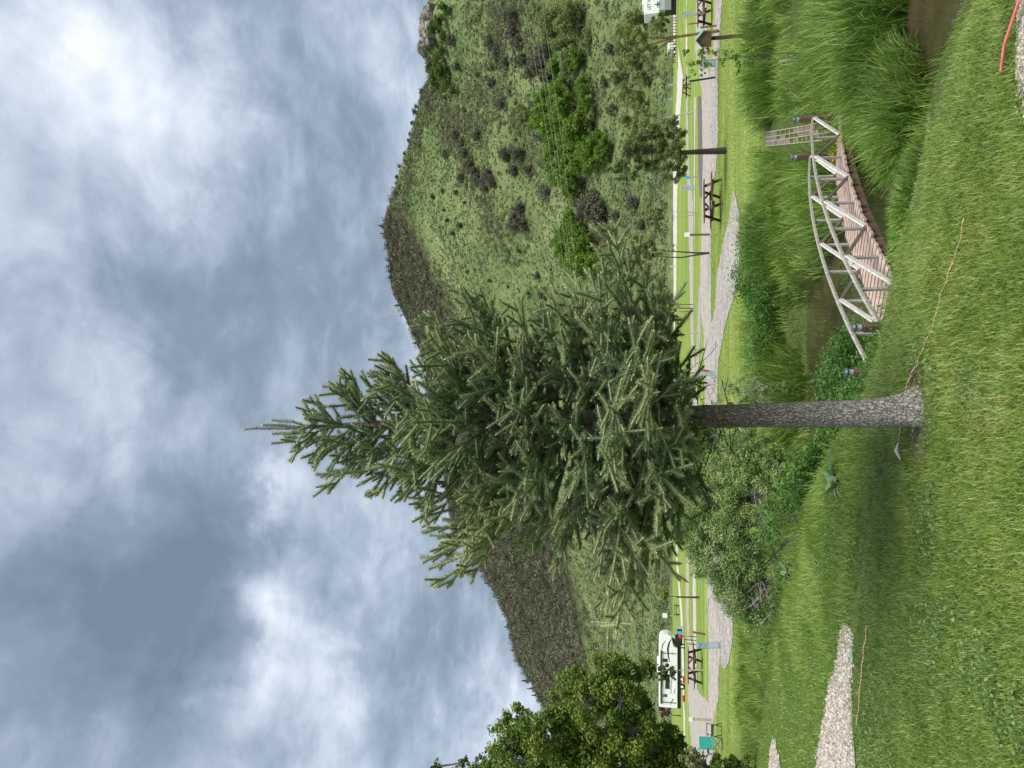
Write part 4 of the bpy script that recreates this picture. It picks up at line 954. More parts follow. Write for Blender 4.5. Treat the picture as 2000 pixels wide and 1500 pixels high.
def dense(N_, F_, a, b, n, **k): return [RP(N_, F_, a+(b-a)*i/n, **k) for i in range(n+1)]
deck = MB(); npl = 44
for i in range(npl):
    t0 = (i+.14)/npl; t1 = (i+.86)/npl; e = .02*math.sin(i*2.3)+.012*math.sin(i*5.1)
    q = [RP(fN, fF, t0, False, .01), RP(bN, bF, t0, False, .01), RP(bN, bF, t1, False, .01), RP(fN, fF, t1, False, .01)]
    d = (q[0]-q[1]).normalized(); q[0] += d*(.07+e); q[3] += d*(.07+e); q[1] -= d*(.05-e); q[2] -= d*(.05-e)
    deck.add([*q, *[v-Vector((0, 0, .035)) for v in q]], [(0, 1, 2, 3), (7, 6, 5, 4), (0, 4, 5, 1), (1, 5, 6, 2), (2, 6, 7, 3), (3, 7, 4, 0)])
deck.build('deck', w_deck, BR)
for N_, F_, nm in ((fN, fF, 'f'), (bN, bF, 'b')):
    ml = MB(); pts = dense(N_, F_, 0, 1, 20, top=False, dz=-.09)
    for i in range(20): ml.bar(pts[i], pts[i+1]+(pts[i+1]-pts[i])*.03, .04, .13)
    ml.build('beam', w_brown, BR)
    ml = MB(); pts = dense(N_, F_, 0, 1, 28)
    for i in range(28): ml.bar(pts[i], pts[i+1]+(pts[i+1]-pts[i])*.04, .058, .032)
    ml.build('rail', w_grey, BR)
    al = (F_-N_); al.z = 0; al.normalize(); nrm_ = Vector((al.y, -al.x, 0))
    for i in range(1, 8):
        t = 1-i/8; a = RP(N_, F_, t, dz=-.02); b_ = RP(N_, F_, t, False, -.12)
        MB().bar(a, b_, .050, .030, nrm_).build('baluster', w_grey, BR)
    for i in range(8):      # braces: from the even joints on the rail down to the odd joints at the deck
        ta, tb = (1-i/8, 1-(i+1)/8) if i % 2 == 0 else (1-(i+1)/8, 1-i/8)
        a = RP(N_, F_, ta, dz=-.03); b_ = RP(N_, F_, tb, False, .0)
        off = nrm_*.036
        MB().bar(a+off, b_+off, .060 if i % 2 == 0 else .042, .030, nrm_ if i % 2 == 0 else nrm_).build('brace', w_white if i % 2 == 0 else w_dark, BR)  # brace faces towards and away from the sun are told apart by colour
    for t in (0, 1):
        p_ = RP(N_, F_, t); e = al*(.05 if t else -.05); top = p_+e+Vector((0, 0, .20)); bot = p_+e-Vector((0, 0, 1.15))
        MB().bar(bot, top, .095, .095, nrm_).build('post', w_brown, BR, bevel=.004)
m_cap = plain('lamp_cap_grey', (.055, .075, .09), .35, .15, 20, spec=.6); m_lens = plain('lamp_lens', (.50, .60, .60), .15, .1, 30, spec=.7)
def solar(label, N_, F_, t):
    al = (F_-N_); al.z = 0; al.normalize(); p_ = RP(N_, F_, t)+al*(.05 if t else -.05)+Vector((0, 0, .20))+o0
    o = thing('solar_lamp', label, 'lamp', tuple(p_), 0.7, 'solar lamps on the bridge posts')
    MB().lathe([(.03, 0), (.045, .006), (.045, .016), (.038, .02)], 14).build('base', m_cap, o, smooth=True)
    MB().lathe([(.036, .02), (.040, .05), (.046, .085)], 14).build('lens', m_lens, o, smooth=True)
    MB().lathe([(.058, .085), (.062, .095), (.056, .112), (.036, .125), (.008, .130)], 16).build('cap', m_cap, o, smooth=True)
solar('round solar lamp on the near left corner post of the footbridge', bN, bF, 0)
solar('round solar lamp on the near right corner post of the footbridge', fN, fF, 0)
solar('round solar lamp on the far left corner post of the footbridge', bN, bF, 1)
solar('round solar lamp on the far right corner post of the footbridge', fN, fF, 1)
f_yel = foliage('yellow_petals', [(.55, .42, .02), (.75, .60, .05)], .2)
def flowers(label, P, r, n, hz=.12):
    C = rng.normal(0, r*.5, (n, 3)); C[:, 2] = np.abs(C[:, 2])*.5+hz; V, F = leaves(C, rng.uniform(.018, .035, n), .8, .8)
    o = thing('yellow_flowers', label, 'flowers', tuple(P), 0)
    mesh_np('petals', V, F, f_yel, o, tint=np.repeat(rng.random(n), 4))
    k = 26; q = C[:k].copy(); q0 = q*np.array([.4, .4, 0]); V, F = tubes_np(q0, q, .003, .002, 4); mesh_np('stems', V, F, f_weed, o, tint=np.full(len(V), .5))
q = K(1630, 302, 13.5); flowers('yellow flowers growing over the far end of the bridge deck', q-Vector((0, 0, .12)), .20, 110)
q = K(1655, 275, 12.6); flowers('yellow flowers in the reeds right of the far end of the bridge', q-Vector((0, 0, .1)), .22, 80)
q = GT(1526, 408); flowers('yellow flowers standing alone in the grass of the far bank', q, .22, 90, .25)
q = GT(1482, 492); q.z += 0; 

# stair of logs and netting set into the far bank
st = thing('log_stair', 'flight of shallow earth steps with pale edging up the far bank beyond the bridge', 'steps', tuple(GT(1560, 262)))
so_ = Vector(st.location); m_slab = plain('step_stone', (.14, .14, .13), .9, .35, 14, bump=.5); m_net = wood('pale_batten', (.26, .22, .15), (.45, .39, .29), (10, 10, 10)); m_earth = plain('step_earth', (.19, .155, .12), .95, .35, 9, bump=.6)
cols = [(1497, [258, 268, 276, 285]), (1625, [236, 247, 258, 272])]
def sg(u_, v_):     # u_ 0..1 top to bottom, v_ column
    ty = np.interp(v_, range(4), cols[0][1])*(1-u_)+np.interp(v_, range(4), cols[1][1])*u_; tx = 1497+(1625-1497)*u_**.9
    return GT(tx, ty)-so_+Vector((0, 0, .02))
bt = MB(); er = MB(); nr_ = 15
for v_ in range(4):
    pl = [sg(i/nr_, v_) for i in range(nr_+1)]
    for i in range(nr_): bt.bar(pl[i], pl[i+1], .016, .018)
for i in range(nr_+1):
    for v_ in range(3): bt.bar(sg(i/nr_, v_), sg(i/nr_, v_+1), .014, .016)
bt.build('battens', m_net, st)
for i in range(nr_):
    for v_ in range(3):
        if i < 2 or rng.random() < .55:
            q = [sg(i/nr_, v_), sg(i/nr_, v_+1), sg((i+1)/nr_, v_+1), sg((i+1)/nr_, v_)]; up = Vector((0, 0, -.012))
            (er).add([*(v+up for v in q), *(v-Vector((0, 0, .09)) for v in q)], [(0, 1, 2, 3), (0, 4, 5, 1), (1, 5, 6, 2), (2, 6, 7, 3), (3, 7, 4, 0)])
er.build('steps', m_earth, st)
sl_ = MB()
for v_ in range(3):
    for i in range(2):
        q = [sg(i/nr_, v_), sg(i/nr_, v_+1), sg((i+1)/nr_, v_+1), sg((i+1)/nr_, v_)]; c = (q[0]+q[1]+q[2]+q[3])/4
        q = [c+(v-c)*.86+Vector((0, 0, .012)) for v in q]; sl_.add([*q, *[v-Vector((0, 0, .03)) for v in q]], [(0, 1, 2, 3), (0, 4, 5, 1), (1, 5, 6, 2), (2, 6, 7, 3), (3, 7, 4, 0)])
sl_.build('slabs', m_slab, st)

# ---------------------------------------------------------------- small things on the near bank
def drape(pts, dz=.02, n=10):
    P_ = [GT(*q) for q in pts]; out = []
    for i in range(len(P_)-1):
        for k in range(n):
            q = P_[i].lerp(P_[i+1], k/n); q.z = float(terrain(q.x, q.y))+dz+.004*math.sin((i*n+k)*.7); out.append(q)
    return out+[P_[-1]+Vector((0, 0, dz))]
m_rope, nt, p, out = nmat('orange_rope'); t = N(nt, 'ShaderNodeTexCoord'); v = N(nt, 'ShaderNodeTexWave'); v.inputs['Scale'].default_value = 9; v.inputs['Distortion'].default_value = 1.5
lk(nt, t.outputs['Object'], v.inputs['Vector']); lk(nt, ramp(nt, v.outputs['Fac'], [(.35, (.62, .22, .10)), (.6, (.62, .50, .38))]), p.inputs['Base Color'])
for lab, pts in [('orange and white cord lying in the grass from the spruce trunk towards the water', [(1893, 424), (1880, 480), (1866, 528), (1850, 575), (1832, 640), (1815, 672), (1800, 712), (1786, 738), (1776, 762)]),
                 ('short end of orange cord in the grass on the left of the spruce trunk', [(1768, 832), (1765, 850), (1762, 872)]),
                 ('thin orange cord along the edge of the gravel strip', [(1700, 1222), (1694, 1262), (1690, 1300), (1684, 1360), (1678, 1416)])]:
    o = MB().tube(drape(pts, .020), .005, 6).build('cord', m_rope, smooth=True); tag(o, lab, 'cord', 'orange cords on the lawn')
m_pink = plain('pink_plastic', (.80, .20, .19), .4, .15, 20)
tag(MB().tube([GT(1972, 137)+Vector((0, 0, .035)), GT(1988, 85)+Vector((0, 0, .05)), GT(2016, 0)+Vector((0, 0, .05))], .0075, 8).build('hose', m_pink, smooth=True), 'pink plastic pipe lying on the gravel in the lower right corner of the ground', 'pipe')
m_grn = plain('green_plastic', (.22, .50, .36), .4)
tag(MB().tube(drape([(1671, 1268), (1672, 1294)], .03), .010, 8).build('garden_stick', m_grn, smooth=True), 'short pale green plastic stick beside the gravel strip', 'stick')
q = GT(1770, 882); tag(MB().tube([q+Vector((-.06, 0, .03)), q+Vector((0, .03, .05)), q+Vector((.05, .06, .03))], [.004, .014, .006], 6).build('wood_chip', w_white, smooth=True), 'small pale wood chip in the grass left of the trunk', 'chip')
q = GT(1620, 622); tag(MB().tube([q+Vector((-.1, 0, .05)), q+Vector((0, .03, .14)), q+Vector((.14, .06, .16))], [.02, .018, .01], 6).build('driftwood', w_white, smooth=True), 'curved white stick at the far water edge behind the bridge', 'stick')

# ---------------------------------------------------------------- campground
def place(tx, ty): return G(tx, ty, 0.0)
m_tab = wood('table_wood', (.045, .020, .015), (.13, .055, .038), (4, 20, 20), .6)
def picnic_table():
    o = thing('picnic_table', '', 'picnic table', (0, 0, 0), 0, 'brown picnic tables on the campground lawn')
    b_ = MB(); [b_.box((0, -.29+.145*i, .735), (1.83, .135, .045)) for i in range(5)]; b_.build('tabletop', m_tab, o)
    for s in (-1, 1):
        b_ = MB(); [b_.box((0, s*.68+.07*k, .435), (1.83, .13, .045)) for k in (-1, 1)]; b_.build('seat', m_tab, o)
        e = MB()
        for q in (-1, 1): e.bar((s*.62, q*.22, .71), (s*.62, q*.68, 0), .045, .12, (1, 0, 0))
        e.build('leg', m_tab, o)
        MB().box((s*.56, 0, .39), (.045, 1.48, .12)).build('crossbar', m_tab, o)
        MB().bar((s*.55, 0, .40), (s*.12, 0, .70), .08, .045).build('brace', m_tab, o)
    return o
pt = picnic_table()
TB = [(1409, 391, 22, 1.0, 'nearest brown picnic table, standing on the lawn beside the gravel road'),
      (1391, 12, 8, 1.0, 'brown picnic table at the right edge of the view beside the road'),
      (1349, 168, 38, 1.05, 'dark picnic table beyond the road left of the black post'),
      (1330.5, 636, 30, 1.3, 'dark picnic table seen under the right side of the spruce crown'),
      (1320, 114, 5, 1.25, 'red brown picnic table on the distant lawn below the fence'),
      (1317, 140, 4, 1.2, 'distant picnic table beside a pale blue pedestal'),
      (1319, 484, 8, 1.2, 'distant picnic table behind the twin stemmed tree'),
      (1317, 426, 60, 1.1, 'small distant dark picnic table under the leaning pale stems'),
      (1317, 582, 70, 1.2, 'tiny dark picnic table on the far lawn right of the spruce crown'),
      (1320, 618, 12, 1.5, 'farthest picnic table just behind the spruce branches'),
      (1327, 1192, 12, 1.3, 'dark picnic table on the far lawn left of the spruce, by the white box'),
      (1371.5, 1301, -10, 1.25, 'brown picnic table in front of the white trailer')]
for i, (tx, ty, rz, s, lab) in enumerate(TB):
    q = place(tx, ty)
    if i == 0: pt.location = q; pt.rotation_euler.z = R(rz); pt['label'] = lab
    else: dup(pt, lab, q, R(rz), s)
m_ped = plain('pedestal_grey', (.33, .42, .43), .5, .08, 8); m_pedd = plain('pedestal_dark', (.23, .28, .29), .5, .08, 8); m_blk = plain('black_paint', (.012, .012, .014), .5, .2); m_white = plain('white_paint', (.78, .79, .80), .45, .04)
m_blue = plain('blue_sign', (.05, .42, .75), .45, .05); m_red = plain('red_plastic', (.55, .035, .03), .5); m_stk = wood('stake_wood', (.30, .24, .15), (.55, .47, .33), (8, 8, 4)); m_rust = wood('rust_stake', (.12, .05, .03), (.25, .12, .07), (8, 8, 4))
def text(s, size, parent, loc, rot, mat, name='number', ext=.003):
    cu = bpy.data.curves.new(name, 'FONT'); cu.body = s; cu.size = size; cu.extrude = ext; cu.align_x = 'CENTER'; cu.align_y = 'CENTER'; cu.offset = size*.012
    to = bpy.data.objects.new(name, cu); COL.objects.link(to); dg = bpy.context.evaluated_depsgraph_get(); me = bpy.data.meshes.new_from_object(to.evaluated_get(dg))
    bpy.data.objects.remove(to); bpy.data.curves.remove(cu); me.materials.clear(); me.materials.append(mat)
    o = bpy.data.objects.new(name, me); COL.objects.link(o); o.parent = parent; o.location = loc; o.rotation_euler = rot; return o
def pedestal(tx, ty, h, w, label, num=None, lean=0, mat=None, sw=None):
    o = thing('utility_pedestal', label, 'pedestal', tuple(place(tx, ty)), 0, 'grey electric hookup pedestals'); o.rotation_euler = (0, R(lean), math.atan2(-(750-ty)/1500, 1))
    MB().box((0, 0, h*.5), (w, w*.62, h)).build('housing', mat or m_ped, o, bevel=.012)
    MB().prism([(-w*.53, h-.01), (w*.53, h-.01), (w*.48, h+.05), (-w*.48, h+.05)], -w*.36, w*.36).build('hood', mat or m_ped, o, bevel=.01)
    MB().box((0, -w*.325, h*.35), (w*.8, .012, h*.45)).build('cover', m_ped, o)
    if num:
        MB().box((0, -w*.325, h*.80), (w*.95, .02, h*.33)).build('plate', plain('number_plate', (.50, .60, .58), .5, .05), o)
        text(num, h*.30, o, (0, -w*.345, h*.76), (R(90), 0, 0), m_blk); MB().box((0, -w*.345, h*.925), (w*.45, .012, h*.04)).build('dash', m_blk, o)
    return o
pedestal(1357, 366, 1.06, .38, 'grey pedestal with number 23 behind the nearest picnic table', '23')
pedestal(1363, 748, .92, .34, 'grey pedestal with number 22 right of the spruce trunk', '22', mat=m_pedd)
pd = pedestal(1398, 729, .93, .26, 'pale grey pedestal with a black cable, right of the spruce trunk')
q = Vector(pd.location)
MB().tube([(0.15, 0, 1.15), (.2, -.1, 1.2), (.45, -.15, .95), (.62, -.2, .60), (.95, -.3, .25), (1.25, -.3, .04), (1.55, -.2, .02)], .014, 6).build('cable', m_blk, pd, smooth=True)
MB().lathe([(.012, .3), (.035, .42), (.045, .52), (.03, .62), (.012, .70)], 8, (.14, -.16, 0)).build('plug', m_red, pd); MB().box((.02, 0, 1.2), (.06, .06, .55)).build('pipe', m_rust, pd)
pd = pedestal(1409, 1260, .98, .26, 'leaning grey pedestal beside the gravel left of the spruce', lean=-5, mat=m_pedd)
MB().box((.03, -.09, .97), (.16, .02, .10)).build('sticker', m_blue, pd)
pedestal(1399, 122, .72, .34, 'grey pedestal half hidden by the leafy sapling')
pedestal(1348, 25, .78, .32, 'grey pedestal in front of the white camper at the right edge')
pedestal(1319.5, 165, 2.0, .6, 'pale blue pedestal on the far lawn, the one nearer the fence'); pedestal(1318, 193, 1.9, .5, 'pale blue pedestal on the far lawn, farther from the fence')
pedestal(1336, 1226, 1.0, .3, 'pale pedestal between the far roads left of the spruce'); pedestal(1318, 520, 1.5, .5, 'small pedestal on the far lawn right of the spruce crown')
def stake(tx0, ty0, tx1, ty1, w, label, mat, name='stake', cat='post', head=None, grp=None):
    """upright or leaning stake from its foot to its top as measured; head = (size, colour, kind)"""
    b0 = place(tx0, ty0); D = b0.y*CP+(b0.z-CAMZ)*SP; top = K(tx1, ty1, D); top.y = b0.y; d = top-b0
    o = thing(name, label, cat, tuple(b0), 0, grp)
    MB().bar((0, 0, 0), tuple(d), w, w, (0, 1, 0)).build('shaft', mat, o)
    if head:
        hw, hh, hm = head; MB().box(tuple(d+Vector((0, -w*.6, -hh*.3))), (hw, .03, hh)).build('board', hm, o, bevel=.004)
    return o
stake(1387, 458, 1339, 457, .10, 'dark post carrying a white box beside the gravel road', w_brown, 'sign_post', 'post', (.24, .30, m_white))
stake(1393, 1407, 1347, 1408, .10, 'pale wooden post with a white sign by the camping chairs', m_stk, 'sign_post', 'post', (.20, .20, m_white))
stake(1398, 151, 1347, 155, .07, 'slim black post beside the gravel road at the right', m_blk, 'post')
stake(1365, 345, 1340, 345.5, .07, 'leaning pale stake with a blue sign right of pedestal 23', m_stk, 'sign_post', 'sign', (.26, .34, m_blue))
o = stake(1378, 1239, 1353, 1236, .10, 'red brown post with a blue sign left of the spruce', m_rust, 'sign_post', 'sign'); MB().box((0, 0, 1.55), (.18, .03, .28)).build('board', m_blue, o, bevel=.004); MB().box((0, .01, 1.15), (.03, .03, .7)).build('rod', m_stk, o)
for i, y in enumerate((594.5, 602, 608.5)): stake(1354.5, y, 1327 if i != 1 else 1323, y, .07, ['right', 'middle', 'left'][i]+' one of three dark stakes round the sapling under the spruce crown', w_brown, 'stake', 'stake', grp='three stakes round a sapling')
for i, (y, t_) in enumerate(((1244, 1343), (1251, 1335), (1259, 1341))): stake(1360, y, t_, y-.6, .06, ['right', 'middle', 'left'][i]+' one of three dark stakes before the nose of the white trailer', w_brown, 'stake', 'stake', grp='three stakes by the trailer')
for tx, ty, t_, lab in ((1379, 43, 1345, 'rust brown stake left of the right edge picnic table'), (1400, 50, 1368, 'dark stake on the lawn left of the right edge picnic table'), (1366, 1168, 1322, 'tall dark stake with a thin tie left of the spruce')): stake(tx, ty, t_, ty+1, .06, lab, m_rust if 'rust' in lab else w_brown)
# stake and wire ties beside the leafy sapling
b0 = GT(1582, 112); t_ = K(1524, 116, b0.y*CP+(b0.z-CAMZ)*SP); o = thing('tree_stake', 'pale wooden stake beside the young sapling on the far bank', 'stake', tuple(b0)); MB().bar((0, 0, -.05), (t_.x-b0.x, 0, t_.z-b0.z), .05, .05, (0, 1, 0)).build('shaft', m_stk, o); MB().tube([(0, 0, .4), (.12, 0, .42)], .012, 6).build('tie', m_blk, o)

# bird house like box on a post
b0 = GT(1470, 68); o = thing('post_box', 'dark brown box with a green gabled roof on a brown post at the far bank', 'box', tuple(b0), R(-28))
Dp = b0.y*CP+(b0.z-CAMZ)*SP; ph = 77/1500*Dp*1.02
MB().box((0, 0, ph/2), (.10, .10, ph)).build('post', w_brown, o)
wb = .46; hb = .24
MB().prism([(-.20, 0), (.20, 0), (.20, hb), (0, hb+.17), (-.20, hb)], -.26, .26).build('box', w_brown, o).location = (0, 0, ph)
for s in (-1, 1): MB().bar((s*.26, 0, ph+hb-.045), (0, 0, ph+hb+.19), .62, .02, (0, 0, 1)).build('roof', plain('green_metal_roof', (.17, .40, .32), .4, .06), o)
MB().bar((0, 0, ph-.12), (0, -.20, ph+.0), .06, .04, (1, 0, 0)).build('bracket', m_blk, o)

# camping chairs by the ditch
m_tent = plain('green_canvas', (.015, .27, .20), .7, .12); m_steel = plain('grey_steel', (.35, .36, .36), .4, .1, metal=.6)
c0 = GT(1412, 1452); o = thing('camping_chair', 'green folding camping chair on the lawn by the ditch', 'chair', tuple(c0), R(35))
MB().box((0, .24, .72), (.50, .02, .52), Euler((R(-12), 0, 0)).to_matrix()).build('backrest', m_tent, o, bevel=.008); MB().box((0, 0, .42), (.48, .46, .02), Euler((R(6), 0, 0)).to_matrix()).build('seat', m_tent, o, bevel=.008)
for a, b_ in [((-.25, -.24, 0), (.25, -.22, .42)), ((.25, -.24, 0), (-.25, -.22, .42)), ((-.25, .26, 0), (.25, .2, .42)), ((.25, .26, 0), (-.25, .2, .42)), ((-.25, .2, .38), (-.25, .30, .98)), ((.25, .2, .38), (.25, .30, .98))]: MB().tube([a, b_], .011, 6).build('frame', m_steel, o)
for s in (-1, 1): MB().tube([(s*.28, -.22, .62), (s*.28, .22, .64)], .018, 6).build('armrest', m_blk, o)
for lab, (tx, ty), rz in [('black folding chair frame lying open right of the green camping chair', (1410, 1428), 10), ('black folding seat behind the green camping chair', (1400, 1466), 60)]:
    o = thing('folding_chair', lab, 'chair', tuple(GT(tx, ty)), R(rz)); z0 = .0
    for a, b_ in [((-.25, -.3, 0), (-.22, .25, .62)), ((.25, -.3, 0), (.22, .25, .62)), ((-.25, .3, 0), (-.22, -.2, .45)), ((.25, .3, 0), (.22, -.2, .45)), ((-.24, .26, .62), (.24, .26, .62)), ((-.24, -.2, .45), (.24, -.2, .45))]: MB().tube([a, b_], .017, 6).build('frame', m_blk, o)
    MB().box((0, 0, .40), (.44, .40, .02), Euler((R(8), 0, 0)).to_matrix()).build('seat', m_blk, o)

# ---------------------------------------------------------------- trailers
m_glass = plain('dark_glass', (.015, .018, .02), .12, .2, 5, spec=.8); m_tyre = plain('tyre', (.02, .02, .02), .85); m_rv = plain('trailer_white', (.80, .82, .84), .35, .03, 3); m_rvg = plain('trailer_grey', (.40, .42, .45), .4, .05)
q = place(1338, 1313)
T = thing('travel_trailer', 'white travel trailer with black stripes parked left of the spruce', 'trailer', tuple(q), R(3))
s = q.y/1500*1.0; L2 = 4.7; H = 3.35
prof = [(-L2, .95), (-L2, 3.15), (-L2+.12, H), (3.95, H), (4.4, 3.2), (4.62, 2.8), (4.68, 2.2), (4.5, 1.75), (3.2, 1.45), (3.0, .95)]
MB().prism(prof, 0, 2.5).build('body', m_rv, T, bevel=.05)
MB().box((-.85, 1.25, .74), (7.6, 2.2, .44)).build('skirt', m_blk, T); MB().box((-L2-.12, 1.2, .95), (.22, 1.2, .8)).build('bumper', m_blk, T, bevel=.05)
for x in (-1.9, -.95): 
    w_ = MB().tube([(x, .02, .38), (x, .26, .38)], .38, 18).build('wheel', m_tyre, T); r_ = MB().tube([(x, -.0, .38), (x, .03, .38)], .18, 12).build('rim', m_white, w_)
for cx_, cz_, ww, hh in [(1.35, 2.55, .42, .58), (-1.4, 2.25, 1.75, .52), (-3.15, 2.55, .40, .62)]:
    f_ = MB().box((cx_, -.012, cz_), (ww+.10, .03, hh+.10)).build('window', m_rvg, T, bevel=.01); MB().box((cx_, -.03, cz_), (ww, .02, hh)).build('pane', m_glass, f_)
dr = MB().box((-3.15, -.02, 1.95), (.72, .04, 1.85)).build('door', m_rv, T, bevel=.01); MB().box((-2.85, -.06, 1.9), (.05, .05, .12)).build('handle', m_blk, dr)
MB().tube([(-4.2, -.12, 3.05), (2.6, -.12, 3.05)], .09, 8).build('awning', m_blk, T)
for x in (-4.0, 2.3): MB().box((x, -.07, 2.1), (.07, .07, 1.9)).build('awning_arm', m_blk, T)
for x in (1.0, -.2): MB().box((x, 1.2, H+.1), (.8, .8, .26)).build('roof_unit', m_white, T, bevel=.05)
def swoosh(pts, w0, nm='stripe', m=m_blk):
    V = []; F = []
    for i, (x, z) in enumerate(pts):
        t_ = i/(len(pts)-1); h_ = w0*math.sin(math.pi*(.08+.84*t_)); V += [(x, -.008, z-h_/2), (x, -.008, z+h_/2), (x, -.03, z-h_/2), (x, -.03, z+h_/2)]
        if i: b_ = 4*i; F += [(b_-2, b_+2, b_+3, b_-1), (b_-4, b_-3, b_+1, b_), (b_-4, b_, b_+2, b_-2), (b_-3, b_-1, b_+3, b_+1)]
    MB().add(V, F).build(nm, m, T)
swoosh([(4.2, 1.75), (3.6, 2.05), (2.9, 2.2), (2.0, 2.15), (1.2, 2.0)], .22); swoosh([(.9, 1.2), (0, 1.5), (-1.2, 1.75), (-2.4, 1.85), (-3.6, 1.6)], .13, 'stripe', m_rvg); swoosh([(3.9, 2.5), (3.3, 2.9), (2.5, 3.0)], .10); swoosh([(-2.2, 1.3), (-3.4, 1.5), (-4.3, 1.9)], .1, 'stripe', m_blk); swoosh([(.6, 2.75), (-.6, 2.9), (-2.2, 2.85)], .12)
MB().bar((4.0, .4, 1.7), (3.3, .4, .85), .5, .5, (0, 1, 0)).build('hitch', m_blk, T)
for y in (.4, 2.0): MB().box((3.0, y, .45), (.12, .12, .9)).build('jack', m_blk, T)
MB().box((2.2, -.01, 2.0), (.7, .02, .75)).build('hatch', m_rv, T, bevel=.01)
# things lying by the trailer
for lab, dx, dz, m_ in [('red cooler on the grass under the trailer', -.6, .32, m_red), ('red bag beside the trailer wheel', -3.0, .26, m_red)]:
    o = thing('cooler', lab, 'cooler', (q.x+dx, q.y-1.1, 0)); MB().box((0, 0, dz/2), (.7, .35, dz)).build('box', m_, o, bevel=.02); MB().box((0, 0, dz+.03), (.74, .38, .06)).build('lid', m_white if 'cooler' in lab else m_, o, bevel=.01)
q2 = place(1346, 1236); o = thing('ball', 'round red thing on the grass right of the trailer', 'ball', (G(1338, 1243).x, G(1338, 1243).y, .55)); MB().lathe([(.05, -.3), (.25, -.18), (.32, 0), (.25, .2), (.05, .3)], 14).build('bulb', m_red, o, smooth=True); MB().tube([(0, 0, -.55), (0, 0, -.25)], .03, 6).build('stand', m_blk, o)
o = thing('storage_bins', 'black and grey camp gear piled by the nose of the white trailer', 'gear', (G(1333, 1247).x, G(1333, 1247).y, 0)); [MB().box((dx, dy, h_/2), (w_, .7, h_)).build('bin', m_, o, bevel=.03) for dx, dy, w_, h_, m_ in ((0, 0, .9, 1.1, m_blk), (.9, .2, .7, .8, m_blk), (-.8, .1, .5, 1.5, m_blk), (.2, .1, .5, 1.7, m_rvg))]
T2 = dup(T, 'white trailer half hidden behind the lowest spruce branches', (G(1318.5, 728).x, G(1318.5, 728).y, 0), R(4), 1.5)
# white camper at the right edge
q = K(1325, -60, 100); zg = 0.0
C_ = thing('camper', 'white camper with blue lettering cut off by the right edge of the view', 'camper', (K(1325, 22, 100).x, K(1325, 22, 100).y, 2.35+100*(SP+(-325/1500)*CP)))
MB().box((6.0, 1.3, 3.4), (12.0, 2.6, 2.0)).build('body', m_rv, C_, bevel=.06); MB().box((6.9, 1.3, 4.52), (10.9, 2.2, .28)).build('roof', m_rv, C_, bevel=.05)
MB().box((6.2, 1.3, 2.05), (11.6, 2.5, .70)).build('skirt', m_rvg, C_, bevel=.03); MB().box((6.4, 1.35, 1.45), (11.4, 2.4, .55)).build('underbody', m_blk, C_)
MB().box((1.1, .12, 1.30), (1.5, .12, .8)).build('panel', m_steel, C_, bevel=.04); MB().box((6.0, 1.4, .75), (10.5, 2.2, 1.0)).build('chassis', m_blk, C_)
for x in (2.2, 5.5): w_ = MB().tube([(x, .0, .5), (x, .3, .5)], .5, 18).build('wheel', m_tyre, C_); MB().tube([(x, -.02, .5), (x, .02, .5)], .25, 12).build('rim', m_white, w_)
m_let = plain('blue_lettering', (.06, .10, .30), .5); text('LET WH', .55, C_, (1.55, -.012, 3.75), (R(90), 0, 0), m_let, 'lettering')
e = MB(); [e.bar((1.15, -.015, 2.72), (1.15+.45*math.cos(a), -.015, 2.72+.35*math.sin(a)), .12, .02, (0, 1, 0)) for a in (R(200), R(340), R(90), R(250), R(290))]; e.build('emblem', m_let, C_)
# mound the camper stands on
zc = C_.location.z; P_ = C_.location; mv = []; mf = []
for i in range(25):
    for j in range(17):
        x = P_.x-14+46*i/24; y = P_.y-10+26*j/16; d = max(0, 1-((x-P_.x-7)/15)**2-((y-P_.y-2)/10)**2); mv.append((x, y, zc*min(1, d*1.9)-.02*(d <= 0)))
mf = [(i*17+j, (i+1)*17+j, (i+1)*17+j+1, i*17+j+1) for i in range(24) for j in range(16)]
o = mesh_np('mound', mv, np.array(mf), ground.data.materials[0], smooth=True, extra={'zone': np.ones(len(mv))}); tag(o, kind='structure')

# fence and far white things at the right
q0, q1 = place(1322.5, 34), place(1322.5, 104)
o = thing('fence', 'long dark rail fence with posts along the far road at the right', 'fence', tuple(q0)); d = q1-q0; n_ = 12
for i in range(n_+1): MB().box(tuple(d*(i/n_)+Vector((0, 0, .8))), (.12, .12, 1.6)).build('post', w_brown, o)
for h_ in (.35, .9, 1.5): MB().bar(tuple(Vector((0, 0, h_))), tuple(d+Vector((0, 0, h_))), .06, .10).build('rail', w_dark, o)
tag(band('far_track', [(20, 1313.5, 1319), (104, 1313.5, 1319)], mg_white, .012), kind='structure')
q = place(1319, 96); o = thing('parked_van', 'small white van on the far track at the end of the fence', 'van', tuple(q), R(90)); MB().prism([(-2.4, .4), (-2.4, 2.0), (.9, 2.1), (1.5, 1.3), (2.4, 1.15), (2.4, .4)], -.9, .9).build('body', m_white, o, bevel=.06)
MB().box((.2, 0, 1.7), (1.6, 1.84, .5)).build('window', m_glass, o, bevel=.03); [MB().tube([(x, y-.1, .38), (x, y+.1, .38)], .38, 14).build('wheel', m_tyre, o) for x in (-1.5, 1.5) for y in (-.85, .85)]
q = place(1324, 1203.5); o = thing('white_box', 'white box on a post behind the far picnic table left of the spruce', 'box', tuple(q)); MB().box((0, 0, 2.7), (.9, .5, 1.0)).build('box', m_white, o, bevel=.03); MB().box((0, 0, 1.1), (.12, .12, 2.2)).build('post', m_stk, o)

